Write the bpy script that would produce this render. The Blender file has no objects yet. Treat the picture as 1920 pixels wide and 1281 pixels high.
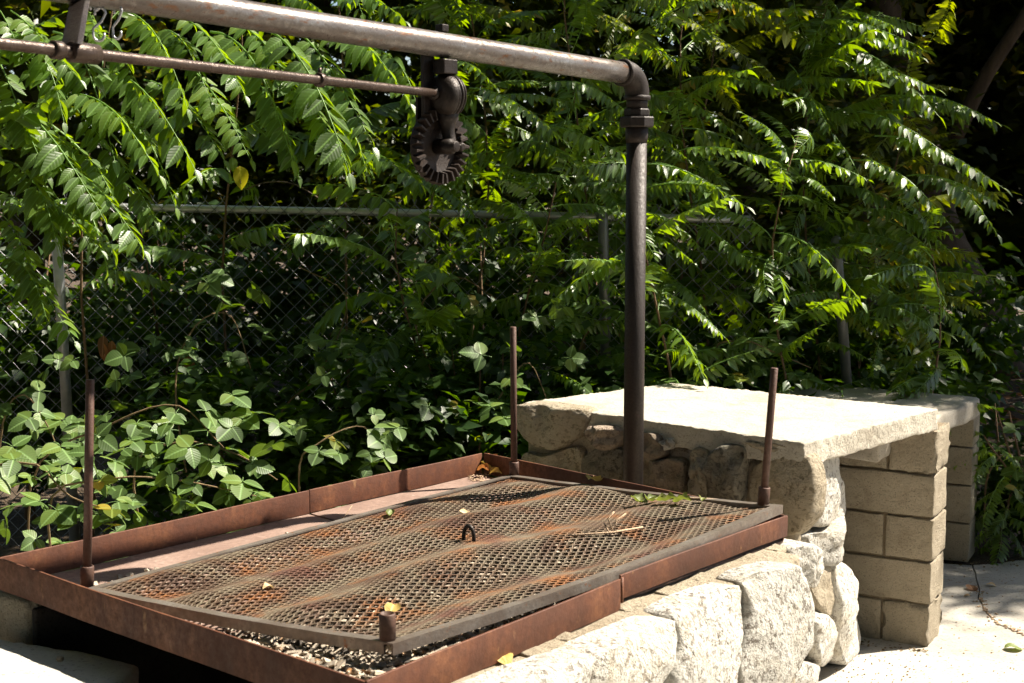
import bpy, bmesh, math, random
from mathutils import Vector, Matrix, noise as mnoise

R = math.radians
sc = bpy.context.scene
col = sc.collection

# ---------------------------------------------------------------- camera
CAM_H, PITCH, FPX = 1.65, R(6.9), 2667.0
cam_d = bpy.data.cameras.new("camera")
cam = bpy.data.objects.new("camera", cam_d); col.objects.link(cam)
cam.location = (0, 0, CAM_H)
cam.rotation_euler = (R(90) - PITCH, 0, 0)
cam_d.sensor_width = 36.0; cam_d.lens = 36.0 * FPX / 1920.0
cam_d.clip_start = 0.05; cam_d.clip_end = 500
cam_d.dof.use_dof = True; cam_d.dof.focus_distance = 4.3; cam_d.dof.aperture_fstop = 9.0
sc.camera = cam

# ---------------------------------------------------------------- world, sun, exposure
SUN = Vector((0.605, 0.173, 0.777)).normalized()
world = bpy.data.worlds.new("World"); sc.world = world; world.use_nodes = True
wn = world.node_tree
sky = wn.nodes.new("ShaderNodeTexSky"); sky.sky_type = 'NISHITA'; sky.sun_disc = False
sky.sun_elevation = math.asin(SUN.z); sky.sun_rotation = math.atan2(SUN.x, SUN.y)
sky.altitude = 300; sky.air_density = 1.0; sky.dust_density = 1.0
wn.links.new(sky.outputs[0], wn.nodes["Background"].inputs[0])
wn.nodes["Background"].inputs[1].default_value = 0.05
sun_d = bpy.data.lights.new("sun", 'SUN'); sun_d.energy = 5.0; sun_d.angle = R(0.53); sun_d.color = (1.0, 0.91, 0.78)
sun = bpy.data.objects.new("sun", sun_d); col.objects.link(sun)
sun.rotation_euler = (-SUN).to_track_quat('-Z', 'Y').to_euler(); sun.location = (6, 2, 9)
sc.view_settings.view_transform = 'Standard'; sc.view_settings.look = 'None'
sc.view_settings.exposure = 1.48; sc.view_settings.gamma = 1.0
sc.view_settings.use_curve_mapping = False
sc.cycles.use_denoising = True
sc.cycles.use_adaptive_sampling = True; sc.cycles.adaptive_threshold = 0.05
sc.cycles.max_bounces = 4; sc.cycles.diffuse_bounces = 2; sc.cycles.glossy_bounces = 2
sc.cycles.transmission_bounces = 2; sc.cycles.caustics_reflective = False; sc.cycles.caustics_refractive = False

# ---------------------------------------------------------------- helpers
_c, _s = math.cos(PITCH), math.sin(PITCH)
CAMV = Vector((0, 0, CAM_H))
def ray(px, py):
    u = (px - 960) / FPX; v = -(py - 640.5) / FPX
    return Vector((u, _c + v * _s, -_s + v * _c))
def AZ(px, py, z):
    r = ray(px, py); return CAMV + r * ((z - CAM_H) / r.z)
def AY(px, py, y):
    r = ray(px, py); return CAMV + r * (y / r.y)
def AP(px, py, p0, n):
    r = ray(px, py); return CAMV + r * ((p0 - CAMV).dot(n) / r.dot(n))
def lerp(a, b, t): return a + (b - a) * t
def V(*a): return Vector(a)

def tag(o, label=None, cat=None, group=None, kind=None):
    if label: o["label"] = label
    if cat: o["category"] = cat
    if group: o["group"] = group
    if kind: o["kind"] = kind
    return o
def put(o, parent=None):
    col.objects.link(o)
    if parent is not None:
        o.parent = parent
        q = parent; t = Vector((0, 0, 0))
        # every parent here is a pure translation (an Empty) or an untransformed mesh child of one
        while q is not None:
            if q.type == 'EMPTY': t = Vector(q.location); break
            q = q.parent
        if parent.type == 'EMPTY': o.matrix_parent_inverse = Matrix.Translation(-t)
        # a mesh parent keeps world coordinates itself, so its children need no inverse
    return o
def thing(name, loc, label, cat, group=None):
    o = bpy.data.objects.new(name, None); col.objects.link(o); o.location = loc
    o.empty_display_size = 0.1
    return tag(o, label, cat, group)
def mk(name, verts, faces, mat, parent=None, smooth=True, uvs=None):
    me = bpy.data.meshes.new(name)
    me.from_pydata([tuple(v) for v in verts], [], faces)
    if uvs is not None:
        l = me.uv_layers.new(name="UVMap")
        for lp in me.loops: l.data[lp.index].uv = uvs[lp.vertex_index]
    me.materials.append(mat)
    if smooth: me.polygons.foreach_set("use_smooth", [True] * len(me.polygons))
    me.update()
    return put(bpy.data.objects.new(name, me), parent)
def finish(o, bevel=None, seg=2, angle=40):
    if bevel:
        m = o.modifiers.new("bevel", 'BEVEL'); m.width = bevel; m.segments = seg
        m.limit_method = 'ANGLE'; m.angle_limit = R(angle); m.harden_normals = False
    return o

class MB:
    def __init__(s): s.v = []; s.f = []; s.uv = []
    def add(s, vs, fs):
        b = len(s.v); s.v.extend(vs); s.f.extend([tuple(i + b for i in f) for f in fs])
    def box(s, c, ax, ay, az, hx, hy, hz):
        vs = [c + ax * (hx * i) + ay * (hy * j) + az * (hz * k) for i in (-1, 1) for j in (-1, 1) for k in (-1, 1)]
        s.add(vs, [(0, 1, 3, 2), (4, 6, 7, 5), (0, 4, 5, 1), (2, 3, 7, 6), (0, 2, 6, 4), (1, 5, 7, 3)])
    def bar(s, a, b, up, w, h, ends=True):
        d = (b - a).normalized(); side = d.cross(up).normalized(); u = side.cross(d)
        vs = []
        for p in (a, b):
            for i, j in ((-1, -1), (1, -1), (1, 1), (-1, 1)): vs.append(p + side * (w * .5 * i) + u * (h * .5 * j))
        fs = [(0, 4, 5, 1), (1, 5, 6, 2), (2, 6, 7, 3), (3, 7, 4, 0)]
        if ends: fs += [(0, 1, 2, 3), (7, 6, 5, 4)]
        s.add(vs, fs)
    def tube(s, path, rad, n=8, cap=True):
        if not isinstance(rad, (list, tuple)): rad = [rad] * len(path)
        L = len(path); base = len(s.v)
        prev = None
        for i, p in enumerate(path):
            d = (path[min(i + 1, L - 1)] - path[max(i - 1, 0)])
            d = d.normalized() if d.length > 1e-9 else Vector((0, 0, 1))
            if prev is None:
                t = Vector((0, 0, 1)) if abs(d.z) < .9 else Vector((1, 0, 0))
                x = d.cross(t).normalized()
            else:
                x = (prev - d * prev.dot(d)); x = x.normalized() if x.length > 1e-6 else d.orthogonal().normalized()
            prev = x; y = d.cross(x)
            for k in range(n):
                a = 2 * math.pi * k / n
                s.v.append(p + (x * math.cos(a) + y * math.sin(a)) * rad[i])
        for i in range(L - 1):
            for k in range(n):
                a = base + i * n + k; b = base + i * n + (k + 1) % n
                s.f.append((a, b, b + n, a + n))
        if cap:
            s.f.append(tuple(base + k for k in range(n))[::-1]); s.f.append(tuple(base + (L - 1) * n + k for k in range(n)))
    def lathe(s, c, axis, prof, n=24):   # prof: (along axis, radius)
        x = axis.orthogonal().normalized(); y = axis.cross(x).normalized(); base = len(s.v); L = len(prof)
        for (h, r) in prof:
            for k in range(n):
                a = 2 * math.pi * k / n
                s.v.append(c + axis * h + (x * math.cos(a) + y * math.sin(a)) * r)
        for i in range(L - 1):
            for k in range(n):
                a = base + i * n + k; b = base + i * n + (k + 1) % n
                s.f.append((a, b, b + n, a + n))
        s.f.append(tuple(base + k for k in range(n))[::-1]); s.f.append(tuple(base + (L - 1) * n + k for k in range(n)))
    def build(s, name, mat, parent=None, smooth=True):
        return mk(name, s.v, s.f, mat, parent, smooth)

def rbox_mesh(c8, r=.01, n=(6, 6, 4), amp=.004, scale=6.0, seed=0, amp2=0.0):
    """rounded, noise-displaced hexahedron. c8: bottom quad (4) then top quad (4), same winding"""
    b, t = c8[:4], c8[4:]
    size = [((b[1] - b[0]).length + (b[2] - b[3]).length) / 4, ((b[3] - b[0]).length + (b[2] - b[1]).length) / 4, (t[0] - b[0]).length / 2]
    rr = [min(.9, r / max(z, 1e-6)) for z in size]
    def lines(k, q):
        inner = [-(1 - q) + 2 * (1 - q) * i / k for i in range(k + 1)]
        return [-1, -1 + q * .3] + inner + [1 - q * .3, 1]
    L = [lines(n[i], rr[i]) for i in range(3)]
    idx = {}; vs = []; fs = []
    off = Vector((seed * 7.13, seed * 3.7, seed * 1.9))
    def pt(u, v, w):
        key = (round(u, 5), round(v, 5), round(w, 5))
        if key in idx: return idx[key]
        p = [u, v, w]; q = [max(-(1 - rr[i]), min(1 - rr[i], p[i])) for i in range(3)]
        e = Vector([(p[i] - q[i]) / rr[i] for i in range(3)])
        if e.length > 1: e.normalize()
        nrm = Vector(e)
        p = [q[i] + e[i] * rr[i] for i in range(3)]
        a = lerp(lerp(b[0], b[1], (p[0] + 1) / 2), lerp(b[3], b[2], (p[0] + 1) / 2), (p[1] + 1) / 2)
        c = lerp(lerp(t[0], t[1], (p[0] + 1) / 2), lerp(t[3], t[2], (p[0] + 1) / 2), (p[1] + 1) / 2)
        w3 = lerp(a, c, (p[2] + 1) / 2)
        if amp:
            w3 = w3 + mnoise.noise_vector(w3 * scale + off) * amp
        if amp2:
            ed = max(0, nrm.length_squared - 0.0) * (1 if sum(1 for i in range(3) if abs(e[i]) > .2) > 1 else 0)
            w3 = w3 - (Vector((e[0], e[1], e[2])).normalized() if e.length else Vector()) * 0 + mnoise.noise_vector(w3 * scale * 5 + off) * amp2 * (0.4 + ed)
        idx[key] = len(vs); vs.append(w3); return idx[key]
    for ax in range(3):
        o = [i for i in range(3) if i != ax]
        for sgn in (-1, 1):
            A, B = L[o[0]], L[o[1]]
            for i in range(len(A) - 1):
                for j in range(len(B) - 1):
                    q = []
                    for (x, y) in ((A[i], B[j]), (A[i + 1], B[j]), (A[i + 1], B[j + 1]), (A[i], B[j + 1])):
                        z = [0, 0, 0]; z[ax] = sgn; z[o[0]] = x; z[o[1]] = y; q.append(pt(*z))
                    flip = (sgn > 0) != (ax == 1)
                    fs.append(tuple(q) if flip else tuple(q[::-1]))
    return vs, fs
def quad8(q, z0, z1):
    return [Vector((p[0], p[1], z0)) for p in q] + [Vector((p[0], p[1], z1)) for p in q]
def rbox(name, c8, mat, parent=None, **k):
    vs, fs = rbox_mesh(c8, **k); return mk(name, vs, fs, mat, parent)
def plate8(a, b, up, th, side):
    """a vertical plate whose outer top edge runs a->b; up: height downward, side: inward direction"""
    dn = Vector((0, 0, -up)); s = side * th
    return [a + dn, b + dn, b + dn + s, a + dn + s, a, b, b + s, a + s]

# ---------------------------------------------------------------- materials
def newmat(name):
    m = bpy.data.materials.new(name); m.use_nodes = True
    nt = m.node_tree; return m, nt, nt.nodes["Principled BSDF"]
def N(nt, t, **k):
    n = nt.nodes.new(t)
    for a, b in k.items(): setattr(n, a, b)
    return n
def ramp(nt, src, stops):
    r = N(nt, "ShaderNodeValToRGB"); e = r.color_ramp.elements
    while len(e) < len(stops): e.new(.5)
    for i, (p, c) in enumerate(stops):
        e[i].position = p; e[i].color = (*c, 1) if len(c) == 3 else c
    nt.links.new(src, r.inputs[0]); return r.outputs[0]
def noise_tex(nt, scale, detail=4, rough=.55, vec=None, dist=0.0):
    n = N(nt, "ShaderNodeTexNoise"); n.inputs["Scale"].default_value = scale
    n.inputs["Detail"].default_value = detail; n.inputs["Roughness"].default_value = rough; n.inputs["Distortion"].default_value = dist
    if vec: nt.links.new(vec, n.inputs["Vector"])
    return n.outputs[0]
def coords(nt, obj=False):
    if obj: return N(nt, "ShaderNodeTexCoord").outputs["Object"]
    return N(nt, "ShaderNodeNewGeometry").outputs["Position"]
def mix(nt, f, a, b, mode='MIX'):
    m = N(nt, "ShaderNodeMix", data_type='RGBA', blend_type=mode)
    for s, v in ((0, f), (6, a), (7, b)):
        if hasattr(v, "links") or isinstance(v, bpy.types.NodeSocket): nt.links.new(v, m.inputs[s])
        else: m.inputs[s].default_value = v if s == 0 else (*v, 1)
    return m.outputs[2]
def bump(nt, bs, h, strength=.4, dist=.01, prev=None):
    b = N(nt, "ShaderNodeBump"); b.inputs["Strength"].default_value = strength; b.inputs["Distance"].default_value = dist
    nt.links.new(h, b.inputs["Height"])
    if prev: nt.links.new(prev, b.inputs["Normal"])
    nt.links.new(b.outputs[0], bs.inputs["Normal"]); return b.outputs[0]
def math_n(nt, op, a, b=None, c=None):
    m = N(nt, "ShaderNodeMath", operation=op)
    for i, v in enumerate((a, b, c)):
        if v is None: continue
        if isinstance(v, (int, float)): m.inputs[i].default_value = v
        else: nt.links.new(v, m.inputs[i])
    return m.outputs[0]

def mat_rust(name, dark, mid, light, fleck=None, rough=.75, metal=.15, scale=9, fleck_amt=.62, streak=True, mscale=None):
    m, nt, bs = newmat(name); p = coords(nt)
    mp = N(nt, "ShaderNodeMapping"); nt.links.new(p, mp.inputs[0]); mp.inputs["Scale"].default_value = mscale or (1, 1, .35 if streak else 1)
    a = noise_tex(nt, scale, 6, .62, mp.outputs[0], .4); b = noise_tex(nt, scale * 9, 4, .7, p)
    c = ramp(nt, a, [(.30, dark), (.50, mid), (.72, light)])
    c = mix(nt, ramp(nt, b, [(.35, (0, 0, 0)), (.75, (1, 1, 1))]), c, tuple(x * .62 for x in mid), 'MIX')
    if fleck:
        f = noise_tex(nt, scale * 4, 5, .7, mp.outputs[0])
        c = mix(nt, ramp(nt, f, [(fleck_amt, (0, 0, 0)), (fleck_amt + .07, (1, 1, 1))]), c, fleck)
    nt.links.new(c, bs.inputs["Base Color"])
    bs.inputs["Metallic"].default_value = metal
    nt.links.new(ramp(nt, b, [(.3, (rough - .15,) * 3), (.7, (min(1, rough + .12),) * 3)]), bs.inputs["Roughness"])
    n1 = bump(nt, bs, b, .45, .003)
    bump(nt, bs, a, .35, .004, n1)
    return m
M = {}
M['tray'] = mat_rust("rusty_tray_steel", (.048, .020, .013), (.125, .044, .021), (.25, .10, .042), (.25, .13, .06), .66, .08, 6, .64)
M['tray_floor'] = mat_rust("rusty_pan_floor", (.20, .125, .095), (.28, .185, .145), (.34, .245, .20), (.36, .27, .22), .85, 0, 7, streak=False)
M['grate_bar'] = mat_rust("weathered_grate_bar", (.14, .10, .078), (.23, .195, .165), (.34, .32, .295), (.24, .105, .045), .42, .4, 8, .62, streak=False)
M['pole'] = mat_rust("brown_rusty_pole", (.070, .036, .025), (.105, .053, .036), (.15, .078, .054), None, .6, .12, 14)
M['pipe'] = mat_rust("grey_rusty_pipe", (.10, .070, .054), (.19, .163, .147), (.32, .31, .305), (.175, .088, .048), .36, .5, 8, .57, streak=False, mscale=(.5, .5, 1.8))
M['post'] = mat_rust("dark_iron_post", (.014, .009, .007), (.025, .016, .012), (.045, .030, .023), (.065, .036, .023), .58, .2, 16, .66)
M['iron'] = mat_rust("dark_cast_iron", (.016, .012, .010), (.028, .020, .016), (.045, .032, .025), (.08, .045, .03), .45, .4, 18, .66)
M['gear'] = mat_rust("rusty_gear_iron", (.015, .009, .007), (.028, .017, .012), (.052, .032, .022), (.065, .033, .02), .6, .2, 24, .62)
M['shaft'] = mat_rust("rusty_shaft_rod", (.045, .030, .023), (.08, .054, .041), (.14, .102, .084), (.14, .065, .035), .36, .5, 14, .62, streak=False)

def mat_mesh():
    m, nt, bs = newmat("rusty_expanded_metal"); p = coords(nt)
    a = noise_tex(nt, 3.6, 5, .6, p, .6); b = noise_tex(nt, 40, 3, .6, p); h = noise_tex(nt, 6.5, 4, .6, p, .3)
    c = ramp(nt, a, [(.30, (.055, .025, .015)), (.40, (.090, .052, .030)), (.53, (.175, .142, .095)), (.66, (.105, .058, .031))])
    c = mix(nt, ramp(nt, h, [(.51, (0, 0, 0)), (.67, (.95, .95, .95))]), c, (.24, .092, .026))
    c = mix(nt, ramp(nt, noise_tex(nt, 5.2, 4, .6, p, .2), [(.55, (0, 0, 0)), (.68, (.85, .85, .85))]), c, (.105, .036, .022))
    c = mix(nt, ramp(nt, b, [(.4, (0, 0, 0)), (.8, (.8, .8, .8))]), c, (.08, .05, .035))
    nt.links.new(c, bs.inputs["Base Color"]); bs.inputs["Roughness"].default_value = .6; bs.inputs["Metallic"].default_value = .2
    bump(nt, bs, b, .3, .001); return m
M['mesh'] = mat_mesh()
def mat_galv(name, v=.42):
    m, nt, bs = newmat(name); p = coords(nt)
    a = noise_tex(nt, 30, 4, .6, p)
    nt.links.new(ramp(nt, a, [(.3, (v * .75, v * .77, v * .8)), (.7, (v, v * 1.01, v * 1.03))]), bs.inputs["Base Color"])
    bs.inputs["Metallic"].default_value = .55; bs.inputs["Roughness"].default_value = .42; return m
M['galv'] = mat_galv("galvanised_pipe", .50); M['galv_shaded'] = mat_galv("shaded_galvanised_post", .20); M['wire'] = mat_galv("galvanised_wire", .24); M['hook'] = mat_galv("zinc_hook", .62)  # darker galvanised copy paints leaf shade onto the centre and right fence posts

def mat_concrete(name, lo, hi, stain, scale=3.0, bumpd=.006, pits=True, crumb=.5, speck=None):
    m, nt, bs = newmat(name); p = coords(nt)
    a = noise_tex(nt, scale, 8, .65, p, .2); b = noise_tex(nt, scale * 40, 3, .6, p); d = noise_tex(nt, scale * 11, 6, .7, p)
    c = ramp(nt, a, [(.32, lo), (.68, hi)])
    c = mix(nt, ramp(nt, noise_tex(nt, scale * 1.7, 5, .6, p, .8), [(.52, (0, 0, 0)), (.75, (.8, .8, .8))]), c, stain)
    c = mix(nt, ramp(nt, b, [(.30, (1, 1, 1)), (.44, (0, 0, 0))]), c, tuple(x * .55 for x in lo))
    if speck: c = mix(nt, ramp(nt, noise_tex(nt, scale * 26, 2, .5, p), [(.66, (0, 0, 0)), (.72, (1, 1, 1))]), c, speck)
    nt.links.new(c, bs.inputs["Base Color"]); bs.inputs["Roughness"].default_value = .92
    bs.inputs["Specular IOR Level"].default_value = .25
    n1 = bump(nt, bs, d, crumb, bumpd); bump(nt, bs, b, .35, bumpd * .5, n1)
    return m
M['slab'] = mat_concrete("pale_worn_concrete", (.44, .40, .33), (.53, .49, .41), (.31, .27, .205), 3.5, .009, crumb=.9)
M['mortar'] = mat_concrete("sandy_mortar", (.34, .285, .205), (.44, .38, .285), (.27, .215, .145), 5, .014, crumb=1.0)
M['block'] = mat_concrete("tan_concrete_block", (.30, .255, .185), (.39, .335, .25), (.22, .18, .125), 5, .011, crumb=1.0, speck=(.20, .16, .11))
M['joint'] = mat_concrete("dark_block_joint", (.16, .125, .08), (.24, .19, .125), (.12, .09, .06), 6, .006)
M['pave'] = mat_concrete("pale_pavement_concrete", (.41, .38, .325), (.50, .47, .41), (.31, .27, .215), 1.8, .006, speck=(.22, .18, .13))
M['bench'] = mat_concrete("grey_bench_concrete", (.33, .30, .25), (.43, .39, .33), (.26, .23, .18), 5, .005)
M['hearth'] = mat_concrete("white_hearth_concrete", (.44, .42, .375), (.52, .50, .455), (.36, .325, .27), 2.5, .004)
M['soot'] = mat_concrete("sooty_pit_lining", (.025, .021, .017), (.06, .05, .04), (.02, .016, .012), 4, .01)
def mat_stone(name, base, dark, warm, sp=.5, scale=75):
    m, nt, bs = newmat(name); p = coords(nt)
    oi = N(nt, "ShaderNodeObjectInfo").outputs["Random"]
    a = noise_tex(nt, scale, 2, .7, p); b = noise_tex(nt, 7, 6, .65, p, .5); d = noise_tex(nt, 26, 6, .7, p)
    sp_r = ramp(nt, a, [(.40, (1, 1, 1)), (.40 + .16 * sp, (0, 0, 0))])
    zone = ramp(nt, noise_tex(nt, 9, 4, .6, p), [(.36, (.25, .25, .25)), (.58, (1, 1, 1))])
    c = mix(nt, math_n(nt, 'MULTIPLY', sp_r, zone), base, dark)
    c = mix(nt, ramp(nt, b, [(.50, (0, 0, 0)), (.72, (.75, .75, .75))]), c, warm)
    hs = N(nt, "ShaderNodeHueSaturation"); nt.links.new(c, hs.inputs["Color"])
    nt.links.new(math_n(nt, 'MULTIPLY_ADD', oi, .35, .82), hs.inputs["Value"])
    nt.links.new(hs.outputs[0], bs.inputs["Base Color"]); bs.inputs["Roughness"].default_value = .85
    bs.inputs["Specular IOR Level"].default_value = .3
    n1 = bump(nt, bs, d, .9, .03); bump(nt, bs, a, .5, .004, n1); return m
M['granite'] = mat_stone("speckled_granite", (.57, .545, .49), (.19, .165, .135), (.50, .43, .32), .42, 60)
M['granite2'] = mat_stone("tan_fieldstone", (.38, .325, .24), (.20, .165, .11), (.33, .265, .17), .4, 60)
M['darkstone'] = mat_stone("dark_fieldstone", (.25, .225, .175), (.11, .096, .074), (.32, .265, .18), .6, 60)
M['pinkstone'] = mat_stone("rosy_fieldstone", (.34, .27, .205), (.17, .13, .095), (.32, .25, .165), .5, 60)

def mat_leaf(name, top, back, var=.35, rough=.38, trans=.42, veins=True, tint=None, spec=.5, yellow=0.0):
    m, nt, bs = newmat(name); out = nt.nodes["Material Output"]
    oi = N(nt, "ShaderNodeObjectInfo").outputs["Random"]
    gi = N(nt, "ShaderNodeNewGeometry").outputs["Random Per Island"]
    r = math_n(nt, 'MULTIPLY_ADD', gi, .55, math_n(nt, 'MULTIPLY', oi, .45))
    c = ramp(nt, r, [(.15, tuple(x * (1 - var) for x in top)), (.5, top), (.85, tuple(x * (1 + var) for x in (top[0] * 1.25, top[1], top[2] * .8)))])
    tb = ramp(nt, r, [(.15, tuple(x * (1 - var * .5) for x in back)), (.85, tuple(min(1, x * (1 + var * .4)) for x in back))])
    if yellow:
        y = ramp(nt, gi, [(1 - yellow - .01, (0, 0, 0)), (1 - yellow, (1, 1, 1))])
        c = mix(nt, y, c, (.30, .24, .03)); tb = mix(nt, y, tb, (.60, .42, .03))
    if not veins:
        nt.nodes.remove(bs)
        df = N(nt, "ShaderNodeBsdfDiffuse"); nt.links.new(c, df.inputs[0]); gl = N(nt, "ShaderNodeBsdfGlossy"); gl.inputs["Roughness"].default_value = rough
        bs = N(nt, "ShaderNodeMixShader"); bs.inputs[0].default_value = .055; nt.links.new(df.outputs[0], bs.inputs[1]); nt.links.new(gl.outputs[0], bs.inputs[2])
    else:
        nt.links.new(c, bs.inputs["Base Color"]); bs.inputs["Roughness"].default_value = rough
        bs.inputs["Specular IOR Level"].default_value = spec
    if veins:
        uv = N(nt, "ShaderNodeTexCoord").outputs["UV"]; sx = N(nt, "ShaderNodeSeparateXYZ"); nt.links.new(uv, sx.inputs[0])
        au = math_n(nt, 'ABSOLUTE', math_n(nt, 'SUBTRACT', sx.outputs[0], .5))
        ph = math_n(nt, 'MULTIPLY', math_n(nt, 'SUBTRACT', sx.outputs[1], math_n(nt, 'MULTIPLY', au, .45)), 50)
        w = math_n(nt, 'SINE', ph)
        mid = math_n(nt, 'MINIMUM', math_n(nt, 'MULTIPLY', au, 14), 1.0)
        h = math_n(nt, 'ADD', math_n(nt, 'MULTIPLY', w, .35), math_n(nt, 'MULTIPLY', mid, 1.0))
        bump(nt, bs, h, .22, .002)
        c2 = mix(nt, math_n(nt, 'SUBTRACT', 1.0, mid), c, tuple(min(1, x * 2.2 + .04) for x in top)); nt.links.new(c2, bs.inputs["Base Color"])
    tr = N(nt, "ShaderNodeBsdfTranslucent"); nt.links.new(tb, tr.inputs[0])
    mx = N(nt, "ShaderNodeMixShader"); mx.inputs[0].default_value = trans
    nt.links.new(bs.outputs[0], mx.inputs[1]); nt.links.new(tr.outputs[0], mx.inputs[2]); nt.links.new(mx.outputs[0], out.inputs[0])
    return m
M['frond'] = mat_leaf("pinnate_leaf_green", (.076, .150, .021), (.31, .47, .0), .45, .40, .41, spec=.8)
M['frond_y'] = mat_leaf("yellowing_and_backlit_leaf", (.11, .15, .02), (.36, .42, .0), .35, .45, .45, yellow=.10)  # turning leaves; its yellow also stands in for backlight on the rear saplings
M['bramble'] = mat_leaf("bramble_leaf_green", (.075, .135, .032), (.18, .30, .004), .45, .48, .26, spec=.45)
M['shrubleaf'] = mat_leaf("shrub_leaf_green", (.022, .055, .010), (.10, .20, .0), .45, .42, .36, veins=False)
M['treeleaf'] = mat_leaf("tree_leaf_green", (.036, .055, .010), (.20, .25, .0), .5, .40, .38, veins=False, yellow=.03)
M['yleaf'] = mat_leaf("fallen_yellow_leaf", (.52, .38, .11), (.55, .40, .06), .2, .6, .25)
M['vineleaf'] = mat_leaf("yellow_vine_leaf", (.50, .42, .03), (.85, .75, .02), .15, .6, .6)
M['gleaf'] = mat_leaf("fallen_green_leaf", (.16, .20, .06), (.30, .36, .05), .3, .5, .25)
M['dleaf'] = mat_leaf("dead_brown_leaf", (.24, .115, .045), (.40, .16, .04), .4, .7, .3)
M['paleleaf'] = mat_leaf("dry_pale_leaf", (.55, .44, .27), (.5, .38, .15), .2, .7, .2)
def mat_bark(name, a, b, scale=14):
    m, nt, bs = newmat(name); p = coords(nt)
    mp = N(nt, "ShaderNodeMapping"); nt.links.new(p, mp.inputs[0]); mp.inputs["Scale"].default_value = (1, 1, .2)
    n = noise_tex(nt, scale, 6, .7, mp.outputs[0])
    nt.links.new(ramp(nt, n, [(.3, a), (.7, b)]), bs.inputs["Base Color"]); bs.inputs["Roughness"].default_value = .9
    bump(nt, bs, n, .6, .02); return m
M['bark'] = mat_bark("tree_bark", (.045, .032, .022), (.13, .095, .065))
M['stem'] = mat_bark("sapling_stem", (.10, .060, .030), (.20, .125, .065), 30)
M['cane'] = mat_bark("bramble_cane", (.13, .085, .04), (.24, .17, .08), 30)
M['twig'] = mat_bark("dry_twig", (.38, .26, .16), (.55, .40, .27), 40)
def mat_soil():
    m, nt, bs = newmat("leaf_litter_soil"); p = coords(nt)
    a = noise_tex(nt, 3, 6, .65, p); b = noise_tex(nt, 35, 4, .7, p)
    c = ramp(nt, b, [(.3, (.024, .018, .011)), (.5, (.06, .042, .025)), (.72, (.16, .105, .058))])
    c = mix(nt, ramp(nt, a, [(.4, (0, 0, 0)), (.7, (1, 1, 1))]), c, (.10, .068, .040))
    nt.links.new(c, bs.inputs["Base Color"]); bs.inputs["Roughness"].default_value = 1
    bump(nt, bs, b, .8, .03); return m
M['soil'] = mat_soil()
def mat_chips():
    m, nt, bs = newmat("ash_and_wood_chips")
    gi = N(nt, "ShaderNodeNewGeometry").outputs["Random Per Island"]; p = coords(nt)
    c = ramp(nt, gi, [(.0, (.04, .034, .028)), (.10, (.09, .075, .06)), (.16, (.36, .30, .23)), (.6, (.50, .43, .34)), (.9, (.60, .50, .38)), (.97, (.42, .22, .09))])
    c = mix(nt, ramp(nt, noise_tex(nt, 90, 3, .6, p), [(.35, (.6, .6, .6)), (.6, (0, 0, 0))]), c, (.06, .05, .042))
    nt.links.new(c, bs.inputs["Base Color"]); bs.inputs["Roughness"].default_value = .95; return m
M['chips'] = mat_chips()
M['ash'] = mat_concrete("dark_ash_bed", (.045, .038, .032), (.11, .095, .08), (.03, .026, .022), 14, .008, speck=(.34, .29, .23))
# ================================================================ key positions
DA = Vector((.622, .783, 0)).normalized()          # long axis of the fire pan, away from the camera
NA = Vector((.783, -.622, 0)).normalized()         # towards the near right side
ZT = .75
T_FAR, T_RIGHT, T_NEAR, T_LEFT = AZ(905, 848, ZT), AZ(1477, 966, ZT), AZ(694, 1280, ZT), AZ(-6, 1046, ZT)
RIM = .068; ZF = ZT - RIM                            # pan floor level
C_LEFT, C_NEAR, C_RIGHT, C_FAR = AZ(975, 757, .84), AZ(1508, 832, .84), AZ(1757, 768, .84), V(.60, 5.36, .84)

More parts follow.
